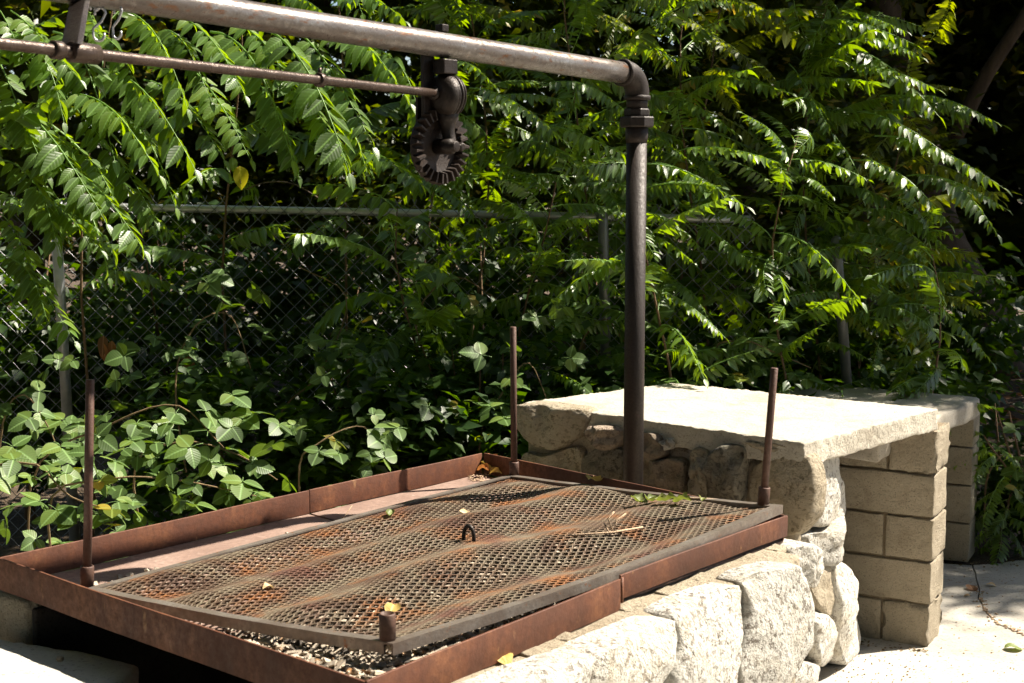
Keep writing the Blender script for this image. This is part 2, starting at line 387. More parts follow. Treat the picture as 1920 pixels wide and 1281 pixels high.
# ================================================================ ground and pavement
def ground():
    vs, fs = [], []
    n = 90; S = 90.0
    for i in range(n + 1):
        for j in range(n + 1):
            u = (i / n * 2 - 1); v = (j / n * 2 - 1)
            x = math.copysign(abs(u) ** 2.6, u) * S; y = 6 + math.copysign(abs(v) ** 2.6, v) * S
            z = -.03 + mnoise.noise(Vector((x * .6, y * .6, 0))) * .025
            z += (mnoise.noise(Vector((x * .25, y * .25, 3))) * .10 if y > 7.5 else 0)
            if y < 6.3: z = min(z, -.012)
            vs.append((x, y, z))
    for i in range(n):
        for j in range(n):
            a = i * (n + 1) + j; fs.append((a, a + n + 1, a + n + 2, a + 1))
    tag(mk("ground", vs, fs, M['soil']), kind="structure")
ground()
def pavement():
    root = bpy.data.objects.new("pavement", None); col.objects.link(root); root.location = (1, 3, 0); tag(root, kind="structure")
    crack = [AZ(1826, 1060, 0), AZ(1834, 1100, 0), AZ(1843, 1140, 0), AZ(1872, 1171, 0), AZ(1925, 1192, 0), AZ(2050, 1225, 0), V(4.5, 4.7, 0)]
    def sheet(name, pts, seed):
        vs = [Vector((p[0], p[1], 0)) for p in pts] + [Vector((p[0], p[1], -.06)) for p in pts]; n = len(pts)
        fs = [tuple(range(n))] + [(i, i + n, (i + 1) % n + n, (i + 1) % n) for i in range(n)]
        o = mk(name, vs, fs, M['pave'], root, smooth=False)
        me = o.data; bm = bmesh.new(); bm.from_mesh(me); bmesh.ops.recalc_face_normals(bm, faces=bm.faces); bm.to_mesh(me); bm.free()
        return o
    def dense(pts, seed, amp=.012):
        out = []
        for a, b in zip(pts, pts[1:]):
            k = max(1, int((b - a).length / .04))
            for i in range(k):
                p = lerp(a, b, i / k); out.append(p + Vector((mnoise.noise(p * 9 + V(seed, 0, 0)), mnoise.noise(p * 9 + V(0, seed, 0)), 0)) * amp)
        return out + [pts[-1]]
    cr = dense(crack, 1)
    left = [p + V(-.004, -.004, 0) for p in cr]; right = [p + V(.004, .004, 0) for p in cr]
    edge = dense([V(5.0, 6.0, 0), V(3.2, 6.05, 0), V(2.35, 5.95, 0), AZ(1826, 1060, 0)], 5, .03)
    sheet("concrete_slab", left + [V(4.5, 4.2, 0), V(4.5, -2, 0), V(-4, -2, 0), V(-4, 2.6, 0), V(.2, 5.6, 0), V(1.4, 5.95, 0)], 0)
    sheet("concrete_slab", right + edge[:-1], 1)
    return root
pavement()

# ================================================================ stone work
def catmull(pts, k):
    n = len(pts); out = []
    L = [(pts[(i + 1) % n] - pts[i]).length for i in range(n)]; tot = sum(L)
    for q in range(k):
        s = tot * q / k; i = 0
        while s > L[i]: s -= L[i]; i += 1
        t = s / L[i]; p0, p1, p2, p3 = pts[i - 1], pts[i], pts[(i + 1) % n], pts[(i + 2) % n]
        out.append(.5 * ((2 * p1) + (p2 - p0) * t + (2 * p0 - 5 * p1 + 4 * p2 - p3) * t * t + (3 * p1 - p0 - 3 * p2 + p3) * t ** 3))
    return out
_sd = [0]
def stone(poly, p0, nrm, bulge, mat, parent, back=.07, flat=3.0, k=44, rough=.3, tilt=None, label=None, zmax=None, grow=1.035):
    """a fieldstone: its outline stands on the wall plane, rounds outward by `bulge` and reaches `back` into the wall"""
    _sd[0] += 1; off = Vector((_sd[0] * 3.1, _sd[0] * 1.7, 0))
    n = nrm.normalized()
    pts = [AP(x, y, p0, n) for x, y in poly]
    ol = catmull(pts, k); c = sum(ol, Vector()) / k; ol = [c + (p - c) * grow * (1 + .05 * mnoise.noise(p * 22)) for p in ol]
    size = sum((p - c).length for p in ol) / k
    prof = [(1.0, -back), (1.015, -back * .45), (1.0, 0), (.98, .42), (.94, .70), (.87, .88), (.76, .97), (.60, 1.0), (.42, 1.0), (.26, 1.0), (.12, 1.0)]
    vs = []; rs = random.Random(_sd[0] * 13 + 5)
    tx = n.orthogonal().normalized(); ty = n.cross(tx)
    cuts = []
    for q in range(8):
        aa = rs.uniform(0, 6.28); m_ = rs.uniform(.25, .95) * bulge / size; cuts.append((math.cos(aa) * m_, math.sin(aa) * m_, rs.uniform(.80, 1.10) * bulge + m_ * size * rs.uniform(.15, .5)))
    for (r, h) in prof:
        for i, p in enumerate(ol):
            hh = h if h < 0 else h * bulge
            if h > 0:
                e = (p - c) * r; u_, v_ = e.dot(tx), e.dot(ty)
                for (ca, cb, cd) in cuts: hh = min(hh, max(h * bulge * .35, cd - ca * u_ - cb * v_))
            q = c + (p - c) * r + n * hh
            if tilt and h > 0: q = q + tilt * (hh / bulge) * bulge
            a = mnoise.fractal(q * (2.2 / size) * .35 + off, .8, 2.1, 4)
            f = abs(mnoise.noise(q * (1.2 / size) + off))
            amp = bulge * rough * (0.25 if h < 0 else .4 + .6 * min(1, h * 1.6))
            q = q + n * (a * amp * 1.2 - f * amp * .8) + (q - c) * (mnoise.noise(q * 30 + off) * .025)
            if zmax is not None:
                lim = zmax + .006 * mnoise.noise(q * 18 + off)
                if q.z > lim: q.z = lim + (q.z - lim) * .35
            vs.append(q)
    L = len(prof); fs = []
    for i in range(L - 1):
        for j in range(k):
            a = i * k + j; b = i * k + (j + 1) % k; fs.append((a, b, b + k, a + k))
    vs.append(sum(vs[-k:], Vector()) / k); m = len(vs) - 1
    for j in range(k): fs.append(((L - 1) * k + j, (L - 1) * k + (j + 1) % k, m))
    o = mk("stone", vs, fs, mat, parent)
    bm = bmesh.new(); bm.from_mesh(o.data); bmesh.ops.recalc_face_normals(bm, faces=bm.faces)
    f0 = max(bm.faces, key=lambda f: f.calc_center_median().dot(n))
    if f0.normal.dot(n) < 0: bmesh.ops.reverse_faces(bm, faces=bm.faces)
    bm.to_mesh(o.data); bm.free()
    if label: o["label"] = label
    return o

# ---- barbecue pit: walls that carry the pan, a solid end towards the counter
pit = thing("barbecue_pit", V(.1, 3.6, 0), "fieldstone barbecue pit of pale granite boulders under the rusty pan", "barbecue pit")
def off2(a, b, o, t0=0, t1=0):
    d = (b - a).normalized(); return a + NA * o + d * t0, b + NA * o + d * t1
ZW = ZF - .0065
# near right wall core
W0, W1 = T_NEAR - DA * .30, T_RIGHT - DA * .09
rbox("mortar_core", quad8([W0 + NA * .092, W1 + NA * .088, W1 - NA * .16, W0 - NA * .16], -.02, ZF - .003), M['mortar'], pit, r=.012, n=(60, 4, 16), amp=.010, scale=9, seed=1, amp2=.003)
# far left wall core
X0, X1 = T_LEFT - DA * .02, T_FAR + DA * .02
rbox("mortar_core", quad8([X0 + NA * .13, X1 + NA * .13, X1 - NA * .05, X0 - NA * .05], -.02, ZW - .004), M['mortar'], pit, r=.02, n=(24, 4, 10), amp=.010, scale=7, seed=2)
# solid end between the pan and the counter
SD = (T_RIGHT - T_FAR).normalized()
E0, E1 = T_FAR - DA * .10 - SD * .03, T_RIGHT - DA * .10 - SD * .09
rbox("mortar_core", quad8([E0, E1, V(.84, 4.26, 0), V(.02, 5.0, 0)], -.02, .44), M['mortar'], pit, r=.012, n=(16, 12, 10), amp=.010, scale=7, seed=3)
# sooty lining of the fire chamber
rbox("fire_chamber_floor", quad8([T_LEFT + NA * .14, T_FAR + NA * .14 - DA * .12, T_RIGHT - NA * .17 - DA * .12, T_NEAR - NA * .17], .0, .10), M['soot'], pit, r=.01, n=(6, 6, 2), amp=.006)
for (q, z) in (([T_LEFT + NA * .131, T_FAR + NA * .131 - DA * .12, T_FAR + NA * .15 - DA * .12, T_LEFT + NA * .15], ZW - .02),
               ([T_NEAR - NA * .161 + DA * .01, T_RIGHT - NA * .161 - DA * .12, T_RIGHT - NA * .18 - DA * .12, T_NEAR - NA * .18 + DA * .01], ZW - .02),
               ([T_FAR + NA * .15 - DA * .121, T_RIGHT - NA * .18 - DA * .121, T_RIGHT - NA * .18 - DA * .14, T_FAR + NA * .15 - DA * .14], ZW - .02)):
    rbox("sooty_lining", quad8(q, .09, z), M['soot'], pit, r=.006, n=(8, 2, 6), amp=.004)

PP = T_RIGHT + NA * .088; PN = (NA + V(0, 0, .10)).normalized()
G, G2, DK, PK = M['granite'], M['granite2'], M['darkstone'], M['pinkstone']
pit_stones = [
 ([(1388, 1066), (1430, 1046), (1478, 1056), (1506, 1092), (1514, 1150), (1508, 1210), (1486, 1256), (1452, 1300), (1400, 1305), (1378, 1262), (1388, 1200), (1398, 1130)], .036, G),
 ([(1262, 1118), (1302, 1096), (1352, 1084), (1384, 1100), (1391, 1150), (1380, 1205), (1370, 1270), (1345, 1330), (1280, 1335), (1245, 1285), (1258, 1210), (1252, 1160)], .036, G),
 ([(1096, 1206), (1140, 1176), (1200, 1158), (1243, 1152), (1254, 1180), (1248, 1230), (1232, 1290), (1215, 1350), (1130, 1360), (1088, 1290)], .036, G),
 ([(880, 1262), (940, 1238), (1020, 1214), (1084, 1206), (1094, 1240), (1080, 1300), (1070, 1370), (940, 1390), (860, 1330)], .036, G),
 ([(640, 1400), (720, 1345), (800, 1300), (850, 1300), (880, 1360), (900, 1450), (800, 1560), (660, 1560)], .036, G),
 ([(1100, 1375), (1200, 1365), (1235, 1320), (1290, 1350), (1300, 1450), (1220, 1520), (1110, 1500)], .036, G),
 ([(920, 1410), (1060, 1385), (1090, 1450), (1080, 1560), (940, 1580)], .036, G),
 ([(1320, 1345), (1380, 1310), (1460, 1310), (1490, 1360), (1440, 1450), (1330, 1450)], .036, G),
]
for p, b, m in pit_stones: stone(p, PP, PN, b, m, pit, back=.06, rough=.42, zmax=ZW - .006)
# small flat stones and mortar bits bedded in the ledge along the pan
for (x, y, w, h) in ((1185, 1142, 26, 9), (1255, 1108, 30, 10), (1310, 1082, 26, 8), (1390, 1045, 30, 9), (1450, 1028, 26, 9), (1000, 1222, 24, 9), (1060, 1196, 22, 8)):
    c = AZ(x, y, ZW + .003)
    vs, fs = rbox_mesh(quad8([c - DA * w * .0011 - NA * h * .0024, c + DA * w * .0011 - NA * h * .0022, c + DA * w * .0013 + NA * h * .0024, c - DA * w * .0011 + NA * h * .0026], ZW - .012, ZW + .006), r=.006, n=(5, 4, 2), amp=.006, scale=25, seed=x)
    mk("stone", vs, fs, M['mortar'] if x % 3 else G2, pit)

# ---- counter: stone support on the left, block pier on the right, cast slab on top
counter = thing("masonry_counter", V(.7, 4.8, 0), "masonry counter with pale concrete top on a stone wall and tan block pier", "counter")
CT = (C_RIGHT - C_NEAR).normalized(); CF = (C_NEAR - C_LEFT).normalized()
FN = Vector((-CT.x, -CT.y, 0)); FN = Vector((CF.y, -CF.x, 0)).normalized()
if FN.y > 0: FN = -FN
S_END = AZ(1588, 1236, 0); CS = (V(S_END.x, S_END.y, 0) - V(C_NEAR.x, C_NEAR.y, 0)).normalized()
SN = Vector((CS.y, -CS.x, 0)).normalized()
rbox("mortar_core", quad8([C_LEFT - FN * .026, C_NEAR - FN * .026 - SN * .03, V(S_END.x, S_END.y, 0) - SN * .06 - CS * .06, C_LEFT + CT * .36], -.02, .772), M['mortar'], counter, r=.03, n=(50, 14, 34), amp=.012, scale=10, seed=6, amp2=.005)
FP = C_LEFT - FN * .012
face = [
 ([(976, 762), (1010, 757), (1060, 762), (1102, 772), (1100, 795), (1082, 820), (1050, 840), (1022, 838), (990, 818), (974, 790)], .035, G2),
 ([(1112, 800), (1132, 788), (1160, 790), (1170, 812), (1160, 836), (1138, 842), (1118, 826)], .035, PK),
 ([(1100, 858), (1130, 838), (1165, 846), (1172, 880), (1160, 915), (1120, 915), (1098, 890)], .02, DK),
 ([(985, 850), (1030, 852), (1085, 838), (1095, 868), (1082, 905), (1020, 905), (985, 885)], .03, G2),
 ([(1205, 812), (1232, 806), (1246, 828), (1252, 852), (1228, 864), (1206, 860)], .025, PK),
 ([(1246, 826), (1262, 821), (1268, 832), (1258, 842), (1247, 838)], .022, G),
 ([(1206, 868), (1236, 860), (1282, 862), (1286, 890), (1284, 928), (1208, 928)], .035, PK),
 ([(1303, 846), (1332, 847), (1330, 880), (1328, 925), (1302, 922)], .03, G2),
 ([(1338, 850), (1368, 830), (1394, 824), (1402, 850), (1400, 890), (1390, 940), (1335, 945), (1326, 905)], .035, DK),
 ([(1398, 806), (1420, 797), (1462, 806), (1506, 826), (1500, 836), (1470, 846), (1420, 852), (1398, 838)], .022, G2),
 ([(1408, 878), (1450, 858), (1500, 848), (1526, 870), (1533, 930), (1524, 978), (1490, 1003), (1440, 995), (1412, 960)], .03, G2),
]
for fi, (p, b, m) in enumerate(face): stone(p, FP, FN, b * (1.9 if fi < 9 else 1.0), m, counter, back=.05, rough=.45, grow=1.04 if fi < 9 else 1.0, zmax=None if fi == 0 else .80)
SP = C_NEAR + SN * .0; SNB = SN
SPB = C_NEAR
side = [
 ([(1528, 856), (1560, 850), (1563, 888), (1575, 925), (1576, 962), (1548, 985), (1528, 978), (1522, 920)], SP, SN, .03, G),
 ([(1478, 1024), (1512, 1018), (1536, 1042), (1532, 1080), (1518, 1100), (1490, 1085), (1474, 1050)], T_RIGHT + DA * .10 + NA * .01, NA, .04, G),
 ([(1522, 1006), (1545, 992), (1566, 968), (1582, 978), (1580, 1010), (1566, 1046), (1540, 1060), (1528, 1040)], SPB, SNB, .05, G),
 ([(1522, 1072), (1545, 1060), (1552, 1100), (1548, 1150), (1530, 1148), (1520, 1110)], SPB, SNB, .03, M['mortar']),
 ([(1552, 1066), (1566, 1056), (1585, 1082), (1598, 1130), (1606, 1180), (1600, 1225), (1580, 1243), (1560, 1225), (1552, 1160)], SPB, SNB, .055, G),
 ([(1512, 1160), (1530, 1148), (1548, 1170), (1556, 1205), (1550, 1242), (1528, 1244), (1510, 1210)], SPB, SNB, .045, G),
 ([(1480, 1255), (1500, 1240), (1525, 1250), (1530, 1290), (1500, 1310), (1478, 1290)], SPB - SN * .0, SNB, .04, G),
]
for p, p0, n, b, m in side: stone(p, p0, n, b, m, counter, back=.12, rough=.34)
# block pier
BU = Vector((-.87, .49, 0)).normalized(); BW = Vector((.49, .87, 0)).normalized()
BC = AZ(1740, 1214, 0); BH = .1535
joints = [(.165, .38), (.39,), (.165, .38), (.39,), (.16, .38)]
for i in range(5):
    t0 = 0; z0 = i * BH + (.0 if i else -.01); z1 = (i + 1) * BH - .009
    for j, t1 in enumerate(joints[i]):
        dx = random.Random(i * 7 + j).uniform(-.004, .004)
        a = BC + BU * (t0 + (.0045 if j else dx)) ; b = BC + BU * (t1 - .0045)
        o = rbox("block", quad8([b + BW * .0 , a, a + BW * .195, b + BW * .195], z0, z1), M['block'], counter, r=.005, n=(14, 7, 6), amp=.004, scale=9, seed=i * 3 + j, amp2=.003 if not (i in (4, 0) and j == 0) else .011)
        t0 = t1
rbox("mortar_joint", quad8([BC + BU * .38 + BW * .012, BC + BU * .010 + BW * .012, BC + BU * .010 + BW * .185, BC + BU * .38 + BW * .185], -.01, .762), M['joint'], counter, r=.004, n=(4, 3, 6), amp=.002)
# cast top
rbox("counter_top", quad8([C_LEFT - FN * .02, C_NEAR + FN * .0, C_RIGHT + CT * .01, C_FAR], .768, .842), M['slab'], counter, r=.005, n=(120, 80, 7), amp=.0032, scale=13, seed=9, amp2=.0035)

# ---- second table behind
bench = thing("concrete_table", V(1.8, 5.9, 0), "low grey concrete table behind the masonry counter, mostly in tree shade", "table")
BZ = .735
b_r = AZ(1842, 746, BZ); b_n = AZ(1745, 786, BZ); bd = (b_r - b_n).normalized(); bl = Vector((-bd.y, bd.x, 0))
rbox("table_top", quad8([b_n - bd * .5, b_r, b_r + bl * .75, b_n - bd * .5 + bl * .75], BZ - .08, BZ), M['bench'], bench, r=.018, n=(20, 14, 3), amp=.008, scale=10, seed=11, amp2=.004)
lc = AZ(1816, 1052, 0); lu = Vector((-.9, .43, 0)).normalized(); lw = Vector((.43, .9, 0))
for i in range(4):
    rbox("block", quad8([lc + lu * .33, lc, lc + lw * .19, lc + lu * .33 + lw * .19], i * .163 - .01 * (i == 0), i * .163 + .157 if i < 3 else BZ - .083), M['block'], bench, r=.006, n=(6, 4, 3), amp=.003, scale=9, seed=20 + i)

# ---- hearth slab at the mouth of the pit
ZH = .60
hearth = tag(rbox("hearth_slab", quad8([AZ(-420, 1330, ZH), AZ(205, 1300, ZH), AZ(262, 1243, ZH), AZ(-60, 1182, ZH)], ZH - .09, ZH), M['hearth'], None, r=.015, n=(24, 16, 3), amp=.006, scale=9, seed=31, amp2=.004),
    "smooth white concrete hearth slab at the open mouth of the pit", "slab")
hq = [AZ(-420, 1330, ZH), AZ(150, 1300, ZH), AZ(190, 1240, ZH), AZ(-60, 1190, ZH)]
tag(rbox("hearth_base", quad8(hq, -.02, ZH - .085), M['mortar'], None, r=.02, n=(10, 8, 8), amp=.01, seed=33), "rough mortared base under the white hearth slab", "masonry base")
# ================================================================ fire pan
pan = thing("fire_pan", V(-.2, 3.45, ZF), "rusty shallow steel fire pan with upturned rim lying on the stone pit", "fire pan")
def rim(a, b, inward, h=RIM, th=.006, bev=.0012, name="rim"):
    vs, fs = rbox_mesh(plate8(a, b, h, th, inward), r=.0015, n=(14, 1, 2), amp=.003, scale=3.5, seed=int(abs(a.x) * 100))
    return mk(name, vs, fs, M['tray'], pan)
SI = Vector((-SD.x, -SD.y, 0))
sp = lerp(T_LEFT, T_FAR, .565)
rim(T_LEFT, sp, NA); rim(sp + DA * .002 + V(0, 0, .002), T_FAR - DA * .01, NA)                       # far left, two lengths
jn = AZ(1163, 1079, ZT); jl = AZ(1166, 1086, ZT)
rim(T_NEAR - NA * .008, jl - NA * .003, -NA, RIM + .004); rim(jn + NA * .002, T_RIGHT, -NA, RIM - .012)
rim(T_FAR + NA * .006, T_RIGHT - NA * .008, (-DA)); rim(T_LEFT, T_NEAR - NA * .012, DA, RIM + .010)
# welded lap of the two front lengths
mb = MB(); mb.bar(jn + NA * .004 + V(0, 0, -.004), jn + NA * .004 + V(0, 0, -RIM + .006), DA, .007, .007); mb.build("weld_seam", M['tray'], pan)
# floor in two plates with an open slit between them
fa, fb = lerp(T_LEFT, T_FAR, .562), lerp(T_NEAR, T_RIGHT, .55)
i_ = .007
rbox("floor_plate", quad8([T_LEFT + NA * i_ + DA * i_, T_NEAR - NA * (i_ + .012) + DA * i_, fb - NA * (i_ + .040), fa + NA * i_], ZF - .006, ZF), M['tray_floor'], pan, r=.001, n=(10, 10, 1), amp=.003, scale=3)
rbox("floor_plate", quad8([fa + NA * i_ + DA * .008, fb - NA * (i_ + .040) + DA * .008, T_RIGHT - NA * i_ - DA * i_, T_FAR + NA * i_ - DA * (i_ + .02)], ZF - .005, ZF + .001), M['tray_floor'], pan, r=.001, n=(10, 10, 1), amp=.003, scale=3, seed=4)

# ================================================================ grate
g_far, g_right, g_near, g_left = AZ(955, 890, .714), AZ(1468, 947, .778), AZ(737, 1207, .772), AZ(158, 1104, .709)
grate = thing("cooking_grate", lerp(g_far, g_near, .5), "large warped rusty expanded-metal cooking grate lying askew in the fire pan", "grate")
Uz = V(0, 0, 1); B = .023
def fbar(a, b, inward, bow=0.0):
    n = 16; vs = []; fs = []
    for i in range(n + 1):
        t = i / n; p = lerp(a, b, t) + Uz * (bow * math.sin(math.pi * t)) + V(0, 0, .0015) * mnoise.noise(V(t * 9, a.x, 0))
        vs += [p, p + inward * B, p + inward * B - Uz * .004, p + inward * .005 - Uz * .004, p + inward * .005 - Uz * B, p - Uz * B]
    for i in range(n):
        for j in range(6):
            q = i * 6 + j; r = i * 6 + (j + 1) % 6; fs.append((q, r, r + 6, q + 6))
    fs.append(tuple(range(6))[::-1]); fs.append(tuple(n * 6 + k for k in range(6)))
    o = mk("frame_bar", vs, fs, M['grate_bar'], grate, smooth=False)
    bm = bmesh.new(); bm.from_mesh(o.data); bmesh.ops.recalc_face_normals(bm, faces=bm.faces); bm.to_mesh(o.data); bm.free()
    return o
gu = (g_far - g_left).normalized(); gw = (g_near - g_left).normalized()
fbar(g_near, g_right, -gw, -.015); fbar(g_left, g_far, gw, .003)
fbar(g_left + gw * B * 1.02, g_near - gw * B * 1.02, gu, -.006); fbar(g_far + gw * B * 1.02, g_right - gw * B * 1.02, -gu, -.004)
def gsurf(a, b):
    p = lerp(lerp(g_left, g_far, a), lerp(g_near, g_right, a), b)
    e = min(1, b / .12) * min(1, (1 - b) / .12); ea = min(1, a / .06) * min(1, (1 - a) / .05); p = p - Uz * (.015 * math.sin(math.pi * a) * max(0, (b - .75) / .25))
    w = .0135 * math.sin(2 * math.pi * (b * 3.1 + .12 * math.sin(a * 4.0 + .5)) + .7) * (1.15 - .35 * a)
    w += .009 * math.sin(2 * math.pi * (b * 1.4 + a * .5) + 2.2) + .005 * mnoise.noise(V(a * 7, b * 6, 2.0)) * 2 + .006 * math.sin(a * 11 + b * 5)
    return p + Uz * (-.008 + w * e * (.3 + .7 * ea)) + Uz * (-.012 * math.sin(math.pi * b) * (1 - ea))
def expanded():
    mb = MB(); LWD, SWD = .0385, .0170
    L = (g_far - g_left).length; W = (g_near - g_left).length * .5 + (g_right - g_far).length * .5
    m0 = .020
    ni = int((L - 2 * m0) / (LWD / 2)); nj = int((W - 2 * m0) / (SWD / 2))
    A = lambda i: (m0 + (L - 2 * m0) * i / ni) / L
    Bv = lambda j: (m0 + (W - 2 * m0) * j / nj) / W
    bl = .0030 / L
    for i in range(ni):
        for j in range(nj + 1):
            if (i + j) % 2: continue
            if j < nj + 1:
                p = gsurf(max(0, A(i) - bl), Bv(j)); q = gsurf(A(i) + bl, Bv(j)); mb.bar(p, q, Uz, .0060, .0044)
            for dj in (-1, 1):
                if not 0 <= j + dj <= nj: continue
                a0, b0, a1, b1 = A(i) + bl * .8, Bv(j), A(i + 1) - bl * .8, Bv(j + dj)
                up = (Uz + gw * .3).normalized()
                mb.bar(gsurf(a0, b0), gsurf(a1, b1), up, .0031, .0046, ends=False)
    return mb.build("expanded_mesh", M['mesh'], grate, smooth=False)
expanded()
def socket(base, top_dir, h=.048, r=.0155, ri=.011):
    mb = MB(); n = 20; x = top_dir.orthogonal().normalized(); y = top_dir.cross(x)
    prof = [(0, r), (h - .002, r), (h, r - .0015), (h, ri), (.004, ri)]
    mb.lathe(base, top_dir, prof, n)
    return mb.build("socket", M['pole'], grate)
def pole(px0, py0, z0, px1, py1, lean_y=0.0):
    b = AZ(px0, py0, z0); t = AY(px1, py1, b.y + lean_y); d = (t - b).normalized()
    socket(b - d * .004, d)
    mb = MB(); mb.lathe(b, d, [(.012, .0098), ((t - b).length * .5, .0099), ((t - b).length - .001, .0098), ((t - b).length, .0085)], 16)
    mb.build("pole", M['pole'], grate)
pole(163, 1096, .709, 169, 712); pole(964, 892, .712, 962, 613); pole(1431, 944, .776, 1452, 690)
nb = AZ(727, 1198, .772); socket(nb, V(-.01, 0, 1).normalized(), .050, .0158, .0125)
def handle():
    c = gsurf(.50, .52); c = AZ(879, 1012, c.z + .004); mb = MB(); ax = (SD * .8 + DA * .25).normalized()
    pts = []
    for k in range(15):
        a = math.pi * k / 14; pts.append(c + ax * (math.cos(a) * .0145) + Uz * (math.sin(a) ** .8 * .034))
    mb.tube([c + ax * .0145 - Uz * .014] + pts + [c - ax * .0145 - Uz * .014], .0052, 10); mb.build("lifting_ring", M['iron'], grate)
handle()

# ash, charcoal and wood chips heaped in the pan
def gsurf_z(a, b):
    # level of the grate above a point of the pan
    return lerp(lerp(g_left, g_far, a), lerp(g_near, g_right, a), max(0, min(1, (b - .17) / .78))).z
def chips():
    rnd = random.Random(5); mb = MB()
    L0 = (T_FAR - T_LEFT).length; W0 = (T_NEAR - T_LEFT).length
    def pt(a, b): return lerp(lerp(T_LEFT, T_FAR, a), lerp(T_NEAR, T_RIGHT, a), b)
    def hgt(a, b):
        e = min(1, max(0, (b - .17) / .10)) * min(1, max(0, (1 - a) / .06 - .3))
        q = gsurf_z(a, b)
        lim = q - ZF - .056
        if a < .07 and b > .5: lim = max(lim, .032 * min(1, (b - .5) / .25))
        if b > .86: lim = max(lim, .035 * min(1, (b - .86) / .04))
        return max(0, min(lim, .050 * e + .010 * mnoise.noise(pt(a, b) * 7) * e))
    # bed surface
    nu, nv = 60, 46; base = len(mb.v)
    for i in range(nu + 1):
        for j in range(nv + 1):
            a = .008 + .975 * i / nu; b = .10 + .85 * j / nv
            p = pt(a, b); h = hgt(a, b)
            mb.v.append(Vector((p.x, p.y, ZF - .004 + h * .9 + .006 * mnoise.noise(p * 40))))
    for i in range(nu):
        for j in range(nv):
            q = base + i * (nv + 1) + j; mb.f.append((q, q + 1, q + nv + 2, q + nv + 1))
    bed = mb.build("ash_bed", M['ash'], pan); bed["kind"] = "stuff"
    mb = MB()
    for k in range(7000):
        a = rnd.uniform(.012, .975) if k % 4 else rnd.uniform(.012, .2); b = rnd.uniform(.13, .95)
        h = hgt(a, b)
        if h < .008 and rnd.random() < .75: continue
        if .06 < a and .2 < b < .84 and rnd.random() < .55: continue
        p = pt(a, b); p = Vector((p.x, p.y, ZF + h + rnd.uniform(-.006, .006)))
        e = Matrix.Rotation(rnd.uniform(0, 6.28), 3, 'Z') @ Matrix.Rotation(rnd.gauss(0, .45), 3, 'X') @ Matrix.Rotation(rnd.gauss(0, .35), 3, 'Y')
        l = rnd.uniform(.005, .021); w = rnd.uniform(.002, .007); t = rnd.uniform(.001, .0028)
        mb.box(p, e @ V(1, 0, 0), e @ V(0, 1, 0), e @ V(0, 0, 1), l, w, t)
    return tag(mb.build("wood_chips", M['chips'], pan, smooth=False), kind="stuff")
chips()

# ================================================================ pipe frame with winch
P_POST = AY(1187, 905, 4.13); P_POST.z = .43
ptop = AY(1187, 139, 4.13)
PIPE_R = .0302
frame = thing("pipe_frame", P_POST, "tall iron pipe frame with grey crossbar standing behind the fire pan", "pipe frame")
pl = AY(500, 33.5, 3.14); pdir = (pl - ptop).normalized()
mb = MB()
post_top = AY(1187, 262, 4.13)
mb.lathe(P_POST, Uz, [(0, PIPE_R * .98), ((post_top.z - P_POST.z), PIPE_R * .98)], 28); finish(mb.build("post", M['post'], frame))
def zat(py): return AY(1187, py, 4.13).z - P_POST.z
mb = MB(); mb.lathe(P_POST, Uz, [(zat(268), PIPE_R * 1.0), (zat(258), PIPE_R * 1.08), (zat(240), PIPE_R * 1.10), (zat(239), PIPE_R * 1.0)], 28); mb.build("union_skirt", M['post'], frame)
def hexnut(z0, z1, r, name, rot):
    mb = MB(); x = Matrix.Rotation(rot, 3, 'Z') @ V(1, 0, 0)
    vs = []
    for z, k in ((z0, .94), (z0 + .004, 1), (z1 - .004, 1), (z1, .94)):
        for i in range(8 if name == "union_collar" else 8):
            a = 2 * math.pi * i / 8 + rot; vs.append(P_POST + V(math.cos(a) * r * k, math.sin(a) * r * k, z))
    fs = [(i + 8 * l, (i + 1) % 8 + 8 * l, (i + 1) % 8 + 8 * l + 8, i + 8 * l + 8) for l in range(3) for i in range(8)]
    fs += [tuple(range(8))[::-1], tuple(range(24, 32))]
    return mk(name, vs, fs, M['post'], frame, smooth=False)
hexnut(zat(239), zat(219), PIPE_R * 1.70, "union_nut", .35); hexnut(zat(218.5), zat(204), PIPE_R * 1.26, "union_collar", .2)
mb = MB(); mb.lathe(P_POST, Uz, [(zat(205), PIPE_R * 1.02), (zat(182), PIPE_R * 1.02)], 28); mb.build("nipple", M['post'], frame)
# elbow: a swept quarter bend with beaded ends
er = .058
e0 = V(P_POST.x, P_POST.y, ptop.z - er); e1 = V(P_POST.x, P_POST.y, ptop.z) + pdir * er
pts = []; hd = V(pdir.x, pdir.y, 0).normalized()
for k in range(13):
    a = math.pi / 2 * k / 12; cc = e0 + hd * er
    pts.append(cc + (-hd) * (er * math.cos(a)) + Uz * (er * math.sin(a)))
mb = MB(); mb.tube([pts[0] - Uz * .006] + pts + [pts[-1] + pdir * .006], PIPE_R * 1.16, 28); mb.build("elbow", M['post'], frame)
mb = MB(); mb.lathe(pts[0] - Uz * .016, Uz, [(0, PIPE_R * 1.2), (.002, PIPE_R * 1.28), (.012, PIPE_R * 1.28), (.014, PIPE_R * 1.16)], 28); mb.build("elbow_bead", M['post'], frame)
mb = MB(); mb.lathe(pts[-1] + pdir * .004, pdir, [(0, PIPE_R * 1.16), (.002, PIPE_R * 1.28), (.011, PIPE_R * 1.28), (.013, PIPE_R * 1.05)], 28); mb.build("elbow_bead", M['post'], frame)
c0 = pts[-1]; c1 = c0 + pdir * 2.75
mb = MB(); k = 24; mb.tube([lerp(c0, c1, i / k) for i in range(k + 1)], PIPE_R, 32); mb.build("crossbar", M['pipe'], frame)
